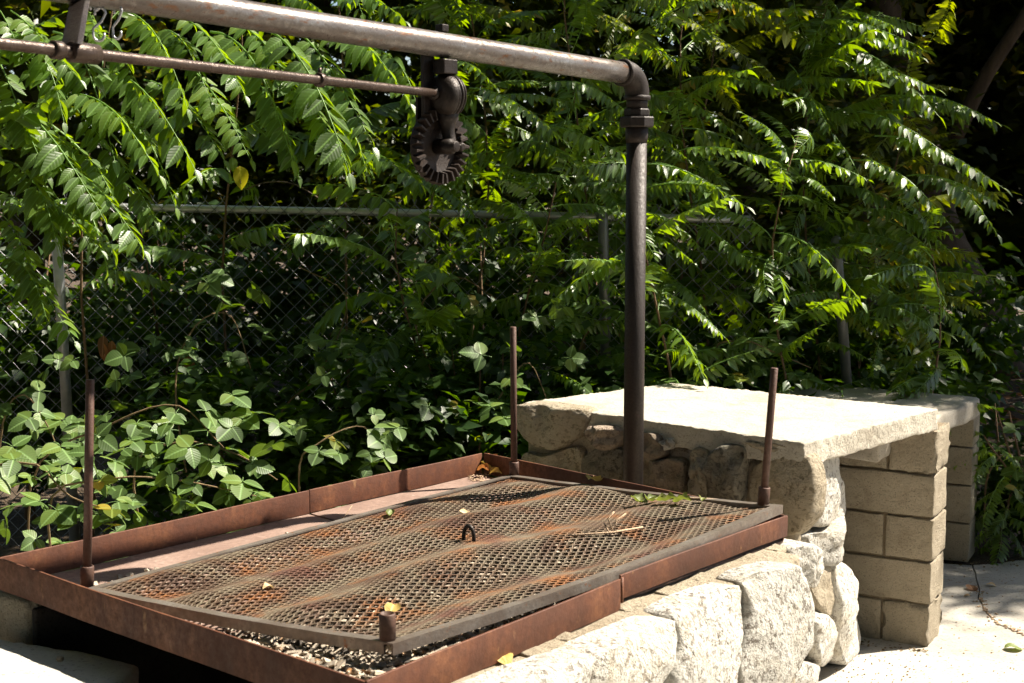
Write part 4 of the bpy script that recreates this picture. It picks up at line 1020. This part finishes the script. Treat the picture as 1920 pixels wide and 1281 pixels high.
bramble([G0(1350, 5.9), AY(1330, 690, 5.8), AY(1390, 640, 5.8), AY(1450, 660, 5.8), AY(1520, 690, 5.8)], 26, "grey-green bramble behind the counter right of the iron post", 10, spread=.14)
bramble([G0(520, 5.6), AY(520, 800, 5.5), AY(600, 700, 5.5), AY(650, 560, 5.6), AY(560, 500, 5.7)], 9, "shaded bramble high on the fence right of the lit cluster", 11, spread=.18)
bramble([G0(800, 5.7), AY(820, 760, 5.5), AY(780, 600, 5.5), AY(850, 520, 5.6), AY(930, 560, 5.6)], 9, "shaded bramble in the dark centre below the winch", 12, spread=.2)
bramble([G0(1870, 6.1), AY(1850, 900, 6.0), AY(1890, 850, 6.0), AY(1930, 900, 5.9), AY(1980, 960, 5.9)], 30, "bright bramble at the pavement edge beside the concrete table", 13, spread=.16)

# --- shrubs: stem plus a crown of loose leaves
def crown_mesh(name, n, rx, ry, rz, leaf, seed, clusters=40, mat=None, tri=False, spread=.22):
    rnd = random.Random(seed); mb = MB(); cs = []
    for c in range(clusters):
        while True:
            p = V(rnd.uniform(-1, 1), rnd.uniform(-1, 1), rnd.uniform(-1, 1))
            if .25 < p.length < 1: break
        cs.append(p)
    for k in range(n):
        c = rnd.choice(cs); p = c + V(rnd.gauss(0, spread), rnd.gauss(0, spread), rnd.gauss(0, spread * .8))
        p = V(p.x * rx, p.y * ry, p.z * rz)
        a = rnd.uniform(0, 6.28); ax = V(math.cos(a), math.sin(a), rnd.uniform(-.9, .2)).normalized()
        up = (V(0, 0, 1) + V(rnd.gauss(0, .5), rnd.gauss(0, .5), rnd.gauss(0, .2))).normalized()
        L = leaf * rnd.uniform(.6, 1.3); W = L * rnd.uniform(.20, .30)
        sd = ax.cross(up).normalized(); nr = sd.cross(ax); b = len(mb.v)
        mb.v += [p, p + ax * L * .45 - sd * W + nr * W * .25, p + ax * L * .5, p + ax * L * .45 + sd * W + nr * W * .25, p + ax * L - nr * L * .12]
        mb.f += [(b, b + 2, b + 1), (b, b + 3, b + 2), (b + 1, b + 2, b + 4), (b + 2, b + 3, b + 4)]
    me = bpy.data.meshes.new(name); me.from_pydata([tuple(v) for v in mb.v], [], mb.f); me.materials.append(mat)
    me.polygons.foreach_set("use_smooth", [True] * len(me.polygons)); me.update(); return me
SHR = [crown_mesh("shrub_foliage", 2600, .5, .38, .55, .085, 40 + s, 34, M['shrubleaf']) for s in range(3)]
def shrub(base, h, label, seed, sc3=(1, 1, 1), zc=None):
    root = thing("shrub", base, label, "shrub", "shrubs along the fence"); rnd = random.Random(seed)
    for k in range(3):
        mb = MB(); tp = base + V(rnd.uniform(-.2, .2), rnd.uniform(-.15, .15), h); mb.tube([base + V(rnd.uniform(-.04, .04), 0, 0), lerp(base, tp, .5) + V(rnd.uniform(-.06, .06), 0, 0), tp], [.010, .007, .003], 6); mb.build("stem", M['stem'], root)
    o = bpy.data.objects.new("foliage", SHR[seed % 3]); put(o, root)
    o.matrix_basis = Matrix.Translation(base + V(0, 0, zc if zc else h * .6)) @ Matrix.Rotation(seed * 1.3, 4, 'Z') @ Matrix.Diagonal((*sc3, 1)); tag(o, kind="stuff")
shr = [
 (-2.3, 6.6, 1.3, "dark shrub behind the fence at the far left"), (-1.6, 6.9, 1.4, "dark shrub behind the fence mesh left of the brown stems"),
 (-.9, 7.0, 1.3, "dark shrub behind the fence below the drive shaft"), (-.2, 6.9, 1.3, "dark shrub behind the fence under the winch"),
 (.5, 6.8, 1.3, "dark shrub behind the fence at the iron post"), (1.2, 6.9, 1.2, "dark shrub behind the right end of the fence"),
 (-.55, 5.6, .9, "deeply shaded shrub in front of the fence behind the pan rim"), (-.05, 5.55, .95, "deeply shaded shrub left of the counter"),
 (.45, 5.8, .75, "low shrub just behind the counter top left of the iron post"), (1.0, 5.95, .75, "low shrub just behind the counter top right of the iron post"), (1.55, 6.4, .8, "low shrub behind the concrete table"),
 (-1.15, 5.6, .8, "shaded shrub at the foot of the fence mesh"), (2.0, 6.9, 1.1, "shrub under the yellowing sapling")]
shrub(V(2.28, 6.15, 0), .62, 'bright low shrub beside the concrete table leg at the pavement edge', 31, (.62, .5, .42), .25)
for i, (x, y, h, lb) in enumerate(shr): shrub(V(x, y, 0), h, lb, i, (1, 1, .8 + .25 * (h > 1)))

# --- trees in the background, plus unseen ones added for shade
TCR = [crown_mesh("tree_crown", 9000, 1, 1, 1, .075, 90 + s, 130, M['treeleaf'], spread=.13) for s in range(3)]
def tree(path, radii, crowns, label, seed, branches=()):
    root = thing("tree", path[0], label, "tree", "background trees")
    pth = catmull_open(path, 16); mb = MB(); rr = [lerp(radii[0], radii[1], i / 15) for i in range(16)]
    mb.tube(pth, rr, 12); mb.build("trunk", M['bark'], root)
    for (bp, r0, r1) in branches:
        mb = MB(); q = catmull_open(bp, 10); mb.tube(q, [lerp(r0, r1, i / 9) for i in range(10)], 10); mb.build("limb", M['bark'], root)
    for k, (c, s) in enumerate(crowns):
        o = bpy.data.objects.new("crown", TCR[(seed + k) % 3]); put(o, root)
        o.matrix_basis = Matrix.Translation(c) @ Matrix.Rotation(seed * 2.1 + k, 4, 'Z') @ Matrix.Diagonal((s[0], s[1], s[2], 1)); tag(o, kind="stuff")
tree([V(-3.2, 9.4, 0), V(-3.1, 9.2, 2), V(-2.7, 9, 4.5)], (.13, .06), [(V(-2.9, 9, 3.2), (1.7, 1.3, 1.8)), (V(-2.2, 8.6, 1.9), (1.2, .8, 1.0))], "shaded tree behind the fence at the far left", 1)
tree([V(-1.35, 9.8, 0), V(-1.3, 9.6, 2), V(-1.1, 9.4, 5)], (.10, .05), [(V(-1.2, 9.4, 3.0), (1.4, 1.2, 1.6)), (V(-.9, 8.8, 1.6), (1.2, .8, .9))], "tree whose dark trunk stands behind the fence left of centre", 2)
tree([V(.35, 10.0, 0), V(.4, 9.8, 2), V(.35, 9.6, 5.5)], (.12, .06), [(V(.3, 9.6, 3.2), (1.5, 1.2, 1.7)), (V(.4, 8.9, 1.7), (1.2, .8, .9))], "tree behind the middle of the crossbar", 3)
tree([V(1.6, 10.5, 0), V(1.7, 10.3, 2), V(1.8, 10, 5.5)], (.11, .05), [(V(1.6, 10, 3.2), (1.3, 1.1, 1.7)), (V(1.7, 9.4, 1.7), (1.2, .8, .9))], "tree right of the elbow with light through its leaves", 4)
tree([AZ(1885, 690, 0.05), AY(1840, 580, 11.2), AY(1765, 440, 11.0), AY(1720, 250, 10.8), AY(1640, -40, 10.6)], (.20, .12), [(V(3.2, 10.8, 5.2), (2.4, 1.8, 1.7)), (V(4.6, 12, 4.2), (2, 1.6, 2))], "leaning brown tree whose trunk rises at the right edge", 5,
     [([AY(1790, 260, 10.6), AY(1850, 140, 10.4), AY(1935, 10, 10.2), AY(2000, -100, 10.2)], .06, .04)])
tree([V(2.75, 11, 0), AY(1628, 300, 11.2), AY(1626, 120, 11.0), AY(1622, -60, 10.8)], (.12, .09), [(V(2.4, 11.4, 4.9), (1.8, 1.5, 1.6))], "dark upright tree behind the broad sapling", 6)
tree([V(5.0, 9.6, 0), V(4.9, 9.4, 2.5), V(4.6, 9, 5)], (.16, .1), [(V(4.4, 9.2, 5.2), (1.9, 1.5, 1.5)), (V(5.9, 11.5, 3.2), (1.2, 1.0, 1.4))], "tree just outside the right edge shading the concrete table", 7)
tree([V(3.5, 8.2, 0), V(3.3, 7.8, 2), V(2.6, 7.3, 3.6)], (.07, .03), [(V(.5, 6.95, 3.35), (.85, .6, .5)), (V(1.0, 5.98, 3.0), (.65, .36, .35)), (V(2.55, 6.55, 2.8), (.75, .32, .25)), (V(1.7, 6.5, 2.85), (.7, .32, .25)), (V(3.7, 8.4, 4.2), (1.1, .8, .6))], "added slim tree with trunk out of view, overhead crowns placed to shade the hedge and saplings", 8)  # crowns above the view, added to darken the hedge below
tree([V(8.5, 8.3, 0), V(8.2, 8.1, 3), V(7.6, 8, 5.5)], (.2, .1), [(V(7.7, 7.4, 6.2), (2.0, 1.0, 1.1))], "tall tree out to the right whose crown shades the pavement edge", 9)
tree([V(8.2, 13.4, 0), V(8.1, 13.3, 3), V(7.8, 13, 6)], (.2, .1), [(V(1.0, 11.5, 6.6), (2.4, 2.2, 1.2)), (V(4.6, 11.3, 6.8), (2.4, 2.2, 1.2)), (V(8.0, 10.2, 6.8), (2.2, 1.5, 1.2)), (V(2.8, 14.5, 7.2), (2.6, 2.2, 1.4)), (V(7, 14.5, 7.2), (2.6, 2.2, 1.4)), (V(12.2, 14, 7.2), (2.4, 2.2, 1.4))], "added tree beyond the right edge, its unseen canopy spread to shade the woodland floor", 10)  # canopy out of view, added to keep sun off the ground behind
BIG = crown_mesh("tree_crown", 5000, 1, 1, 1, .11, 99, 90, M['treeleaf'], spread=.16)
root = thing("tree", V(7.5, -.5, 0), "unseen tall tree added right of the camera to shade the near pavement", "tree", "unseen trees added to dim the light"); mb = MB(); mb.tube([V(7.5, -.5, 0), V(7.3, -.3, 3), V(7, 0, 6)], [.22, .17, .1], 10); mb.build("trunk", M['bark'], root)  # added out of view; less sunlit pavement bounces onto the hedge
for q, (dx, dy, z, r) in enumerate(((5.0, .3, 6.5, 2.3), (2.2, .3, 6.8, 2.2), (8.2, .4, 6.5, 2.3), (6.5, -2.5, 6.5, 2.4))):
    o = bpy.data.objects.new("crown", BIG); put(o, root); o.matrix_basis = Matrix.Translation(V(dx, dy, z)) @ Matrix.Rotation(q * 1.7, 4, 'Z') @ Matrix.Diagonal((r, r * .9, r * .6, 1)); tag(o, kind="stuff")
for k, (x, y, lb) in enumerate(((-6.5, 3.2, "unseen tree added left of the scene to block sky light"), (-6.0, -2.5, "unseen tree added behind the camera on the left to block sky light"), (-1.0, -5.5, "unseen tree added behind the camera in the middle to block sky light"), (4.5, -5.5, "unseen tree added behind the camera on the right to block sky light"))):  # unseen trees, added to cut the sky light from front and left
    root = thing("tree", V(x, y, 0), lb, "tree", "unseen trees added to dim the light"); mb = MB(); mb.tube([V(x, y, 0), V(x + .1, y, 2.5), V(x, y + .2, 5)], [.18, .14, .09], 10); mb.build("trunk", M['bark'], root)
    for q, (dx, dy, z, r) in enumerate(((0, 0, 5.2, 2.6), (.6, .8, 2.6, 2.2), (2.4 if x < 0 else -1, 1.5, 6.6, 2.3)) + (((4.6, 4.4, 7.6, 2.3),) if k == 1 else ((1.0, 4.2, 7.8, 2.3),) if k == 2 else ())):
        o = bpy.data.objects.new("crown", BIG); put(o, root); o.matrix_basis = Matrix.Translation(V(x + dx, y + dy, z)) @ Matrix.Rotation(k + q, 4, 'Z') @ Matrix.Diagonal((r, r, r * .8, 1)); tag(o, kind="stuff")
# far wood
def far_wood():
    rnd = random.Random(3); mb = MB()
    for k in range(42000):
        x = rnd.uniform(-9, 11); y = rnd.uniform(12.5, 16); z = rnd.uniform(-.2, 8.5)
        if mnoise.noise(V(x * .7, y * .7, z * .8)) < -.28: continue
        if (x > 3.2 and z < .5) or (x > 7.5 and z > 4.5): continue
        a = rnd.uniform(0, 6.28); ax = V(math.cos(a), math.sin(a), rnd.uniform(-1, .3)).normalized(); up = V(rnd.gauss(0, .5), rnd.gauss(0, .5), 1).normalized()
        L = rnd.uniform(.18, .42); sd = ax.cross(up).normalized() * L * .3; p = V(x, y, z); b = len(mb.v)
        mb.v += [p, p + ax * L * .5 - sd, p + ax * L, p + ax * L * .5 + sd]; mb.f.append((b, b + 1, b + 2, b + 3))
    for k in range(16000):
        x = rnd.uniform(2, 10); y = rnd.uniform(13, 16.5); z = rnd.uniform(.4, 5)
        a = rnd.uniform(0, 6.28); ax = V(math.cos(a), math.sin(a), rnd.uniform(-1, .3)).normalized(); up = V(rnd.gauss(0, .5), rnd.gauss(0, .5), 1).normalized()
        L = rnd.uniform(.18, .42); sd = ax.cross(up).normalized() * L * .3; p = V(x, y, z); b = len(mb.v)
        mb.v += [p, p + ax * L * .5 - sd, p + ax * L, p + ax * L * .5 + sd]; mb.f.append((b, b + 1, b + 2, b + 3))
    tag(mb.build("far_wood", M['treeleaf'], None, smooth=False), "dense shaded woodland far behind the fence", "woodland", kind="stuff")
far_wood()
# ================================================================ small things
def curled_leaf(name, c, size, mat, label, cat, seed, curl=.8, up=None, parent=None, lobes=False):
    rnd = random.Random(seed); nu, nv = 9, 7; vs, fs, uv = [], [], []
    a = rnd.uniform(0, 6.28); ax = V(math.cos(a), math.sin(a), 0); sd = V(-ax.y, ax.x, 0)
    for i in range(nu):
        s = i / (nu - 1); w = math.sin(math.pi * min(1, s ** .8)) ** .7 * .42 * (1 + (.35 * math.sin(s * 17 + seed) if lobes else 0))
        for j in range(nv):
            t = j / (nv - 1) * 2 - 1
            th = t * curl * 1.5
            p = c + ax * ((s - .5) * size) + sd * (math.sin(th) / max(.2, curl * 1.5) * w * size) + V(0, 0, 1) * ((1 - math.cos(th)) * w * size * .9 + .10 * size * math.sin(s * 5 + seed) + .1 * size)
            p += mnoise.noise_vector(p * 60) * .004
            vs.append(p); uv.append((.5 + t * .5, s))
    for i in range(nu - 1):
        for j in range(nv - 1):
            q = i * nv + j; fs.append((q, q + 1, q + nv + 1, q + nv))
    return tag(mk(name, vs, fs, mat, parent, True, uv), label, cat)
def on_grate(px, py):
    p = AZ(px, py, .75)
    for _ in range(6):
        best = None
        d = lerp(g_left, g_far, .5)
        # invert the bilinear patch by a few Newton-like steps
        a, b = .5, .5
        for _k in range(12):
            q = gsurf(a, b); e = p - q
            a = min(1, max(0, a + e.dot(gu) / 1.46)); b = min(1, max(0, b + e.dot(gw) / .96))
        p = AZ(px, py, gsurf(a, b).z + .004)
    return p
curled_leaf("fallen_leaf", AZ(1116, 903, .738), .065, M['yleaf'], "crumpled yellow leaf on the far bar of the grate", "leaf", 1, .7, lobes=True)
curled_leaf("fallen_leaf", on_grate(872, 961), .030, M['paleleaf'], "small bleached leaf scrap above the lifting ring", "leaf", 2, .5)
curled_leaf("fallen_leaf", on_grate(732, 966), .040, M['gleaf'], "narrow yellow-green leaflet near the far left bar of the grate", "leaf", 3, .9)
curled_leaf("fallen_leaf", on_grate(736, 1144) + V(0, 0, .0), .042, M['yleaf'], "yellow leaf just behind the empty socket", "leaf", 4, .5)
curled_leaf("fallen_leaf", on_grate(503, 1104), .030, M['paleleaf'], "pale dry leaf scrap in the left half of the grate", "leaf", 5, .5)
def sprig():
    c = on_grate(1245, 945); root = thing("wilted_sprig", c, "wilted green sprig lying across the far end of the grate", "sprig")
    a, b = on_grate(1188, 947), on_grate(1345, 940); mb = MB(); mb.tube([a + V(0, 0, .012), lerp(a, b, .4) + V(0, 0, .018), lerp(a, b, .7) + V(0, 0, .012), b + V(0, 0, .006)], .0018, 6); mb.build("stalk", M['twig'], root)
    for k, (x, y, s) in enumerate(((1200, 946, .055), (1222, 942, .05), (1248, 944, .06), (1278, 946, .055), (1318, 943, .03))):
        o = curled_leaf("leaf", on_grate(x, y) + V(0, 0, .006), s, M['gleaf'], None, None, 20 + k, .8, parent=root, lobes=True)
sprig()
def twig(name, pts, r, label, extra=None):
    root = thing(name, pts[0], label, "twig"); mb = MB(); mb.tube(pts, r, 6); mb.build("stick", M['twig'], root)
    if extra:
        for e in extra: mb = MB(); mb.tube(e, r * .8, 5); mb.build("side_shoot", M['twig'], root)
t0, t1, t2 = on_grate(1072, 1007) + V(0, 0, .004), on_grate(1150, 1004) + V(0, 0, .008), on_grate(1205, 993) + V(0, 0, .006)
twig("dry_twig", [t0, t1, t2], .0028, "pale dry twig with withered shoots right of the lifting ring", [[t1, t1 + V(-.012, .02, .03), t1 + V(.004, .03, .045)], [t1, t1 + V(.012, .03, .025), t1 + V(.035, .04, .038)], [t1 + V(-.01, 0, 0), t1 + V(-.022, .02, .018)]])
curled_leaf("fallen_leaf", AZ(945, 1240, ZW + .004), .05, M['yleaf'], "yellow-green leaf on the stone ledge beside the pan", "leaf", 6, .3)
for k, (x, y, s, m) in enumerate(((898, 872, .05, 'dleaf'), (912, 878, .055, 'yleaf'), (922, 872, .05, 'dleaf'), (930, 884, .045, 'yleaf'), (905, 884, .045, 'dleaf'))):
    curled_leaf("dead_leaf", AZ(x, y + 6, ZF + .01) + V(0, 0, .012 * (k % 3)), s, M[m], ["brown dead leaf against the rim in the far corner of the pan", "largest yellow leaf in the far corner of the pan", "upright brown dead leaf on the pile in the far pan corner", "yellow leaf nearest the middle pole in the pan corner", "lowest brown dead leaf of the pile in the pan corner"][k], "leaf", 40 + k, 1.0)
mb = MB(); rnd = random.Random(9)
for k in range(60):
    p = AZ(rnd.uniform(880, 915), rnd.uniform(888, 902), ZF + .004); a = rnd.uniform(0, 3.14); d = V(math.cos(a), math.sin(a), .15) * rnd.uniform(.004, .012)
    mb.tube([p - d, p + d], .0011, 4)
tag(mb.build("straw_litter", M['twig']), "scatter of straw bits on the pan floor in the far corner", "litter", kind="stuff")
# pine needles / thin stalk on the left ledge
a, b, c = AZ(634, 982, ZF + .004), AZ(648, 966, ZF + .03), AZ(660, 948, ZF + .05)
twig("grass_stalk", [a, b, c], .0013, "thin pale stalk leaning from the bare pan floor onto the grate")
# stone and leaves on the pavement / hearth
vs, fs = rbox_mesh(quad8([AZ(112, 1240, ZH) + V(-.008, -.006, 0), AZ(112, 1240, ZH) + V(.008, -.006, 0), AZ(112, 1240, ZH) + V(.008, .007, 0), AZ(112, 1240, ZH) + V(-.008, .007, 0)], ZH, ZH + .012), r=.005, n=(2, 2, 2), amp=.003, scale=60)
tag(mk("pebble", vs, fs, M['granite2']), "small pebble on the white hearth slab", "pebble")
pg = [(1822, 1105, .055, 'dleaf', "curled brown leaf in the shade on the pavement"), (1900, 1218, .065, 'gleaf', "green leaf on the sunny pavement at the right edge"), (1858, 1098, .04, 'paleleaf', "pale dry leaf right of the pavement crack in shade"), (1812, 1118, .03, 'paleleaf', "pale leaf scrap left of the pavement crack")]
for k, (x, y, s, m, lb) in enumerate(pg): curled_leaf("fallen_leaf", AZ(x, y, .002), s, M[m], lb, "leaf", 60 + k, .4)
mb = MB(); rnd = random.Random(12)
for k in range(230):
    x, y = rnd.uniform(1560, 1920), rnd.uniform(1060, 1281)
    if x < 1745 and y < 1235: y = rnd.uniform(1215, 1281)
    p = AZ(x, y, .002); s = rnd.uniform(.0008, .003); e = Matrix.Rotation(rnd.uniform(0, 6), 3, 'Z') @ Matrix.Rotation(rnd.uniform(0, 1), 3, 'X')
    mb.box(p, e @ V(1, 0, 0), e @ V(0, 1, 0), e @ V(0, 0, 1), s, s * .7, s * .5)
for k in range(70):
    t = rnd.random(); cr = [AZ(1834, 1100, 0), AZ(1843, 1140, 0), AZ(1872, 1171, 0), AZ(1925, 1192, 0)]; p = path_at(cr, t) + V(rnd.gauss(0, .012), rnd.gauss(0, .012), .003); s = rnd.uniform(.003, .008)
    e = Matrix.Rotation(rnd.uniform(0, 6), 3, 'Z'); mb.box(p, e @ V(1, 0, 0), e @ V(0, 1, 0), V(0, 0, 1), s, s * .5, .0015)
tag(mb.build("pavement_grit", M['twig'], None, False), "grit and leaf crumbs scattered on the pavement", "grit", kind="stuff")
# a strand of vine with a lit yellow leaf, an arching bare cane and dead leaves caught in the fence
v0 = [AY(415, 240, 5.6), AY(425, 270, 5.6), AY(440, 300, 5.58), AY(452, 345, 5.55)]
root = thing("hanging_vine", v0[0], "thin hanging vine ending in a bright yellow leaf left of centre", "vine")
mb = MB(); mb.tube(catmull_open(v0, 10), .0018, 5); mb.build("stem", M['stem'], root)
for k, (x, y, L, m) in enumerate(((420, 262, .05, 'bramble'), (436, 296, .055, 'bramble'), (450, 312, .09, 'vineleaf'))):
    mb = MB(); rn = random.Random(k); ovate(mb, AY(x, y, 5.56), V(.1, -.2, -1).normalized(), V(.3, -1, .2).normalized(), L, L * .33, rn); mk("leaf", mb.v, mb.f, M[m], root, True, mb.uv)
ca = catmull_open([AY(458, 356, 5.9), AY(500, 342, 5.85), AY(550, 345, 5.8), AY(598, 372, 5.8)], 14)
root = thing("bare_cane", ca[0], "arching bare brown cane just above the fence rail", "cane"); mb = MB(); mb.tube(ca, .003, 6); mb.build("stick", M['bark'], root)
for k, (x, y, lb) in enumerate(((200, 625, "dead brown leaves hanging in the fence mesh right of the left post"), (353, 665, "single dead orange-brown leaf caught in the fence mesh"))):
    root = thing("dead_leaf_bunch" if k == 0 else "dead_leaf", AY(x, y, 5.9), lb, "leaf")
    for q in range(4 - 2 * k):
        mb = MB(); rn = random.Random(k * 9 + q); ovate(mb, AY(x + rn.uniform(-12, 14), y + rn.uniform(-20, 25), 5.9), V(rn.uniform(-.3, .3), -.1, -1).normalized(), V(rn.uniform(-.6, .6), -1, .1).normalized(), .09, .022, rn); mk("leaf", mb.v, mb.f, M['dleaf'], root, True, mb.uv)

# leaf litter on the woodland floor at the right edge
rnd = random.Random(21); mb = MB()
for k in range(1500):
    p = V(rnd.uniform(2.9, 5.6), rnd.uniform(8.8, 12.5), .03 + rnd.random() * .03); a = rnd.uniform(0, 6.28); e = Matrix.Rotation(a, 3, 'Z') @ Matrix.Rotation(rnd.gauss(0, .5), 3, 'X'); L = rnd.uniform(.03, .07)
    ax, sd = e @ V(1, 0, 0), e @ V(0, 1, 0); b = len(mb.v); mb.v += [p, p + ax * L * .5 - sd * L * .3, p + ax * L, p + ax * L * .5 + sd * L * .3]; mb.f.append((b, b + 1, b + 2, b + 3))
tag(mb.build("leaf_litter", M['dleaf'], None, False), "brown leaf litter on the woodland floor at the right edge", "leaf litter", kind="stuff")

# dry leaf crumbs blown against the pier and the table foot
rnd = random.Random(33); mb = MB()
for k in range(120):
    if k % 2: p = lerp(AZ(1600, 1205, 0), AZ(1742, 1224, 0), rnd.random()) + V(rnd.gauss(0, .02), rnd.gauss(0, .02), .004)
    else: p = lerp(AZ(1770, 1062, 0), AZ(1920, 1058, 0), rnd.random()) + V(rnd.gauss(0, .03), rnd.gauss(0, .04), .005)
    a = rnd.uniform(0, 6.28); e = Matrix.Rotation(a, 3, 'Z') @ Matrix.Rotation(rnd.gauss(0, .5), 3, 'X'); L = rnd.uniform(.006, .02)
    ax, sd = e @ V(1, 0, 0), e @ V(0, 1, 0); b = len(mb.v); mb.v += [p, p + ax * L * .5 - sd * L * .3, p + ax * L, p + ax * L * .5 + sd * L * .3]; mb.f.append((b, b + 1, b + 2, b + 3))
tag(mb.build("leaf_crumbs", M['cane'], None, False), "dry leaf crumbs gathered along the foot of the pier and table", "leaf litter", kind="stuff")
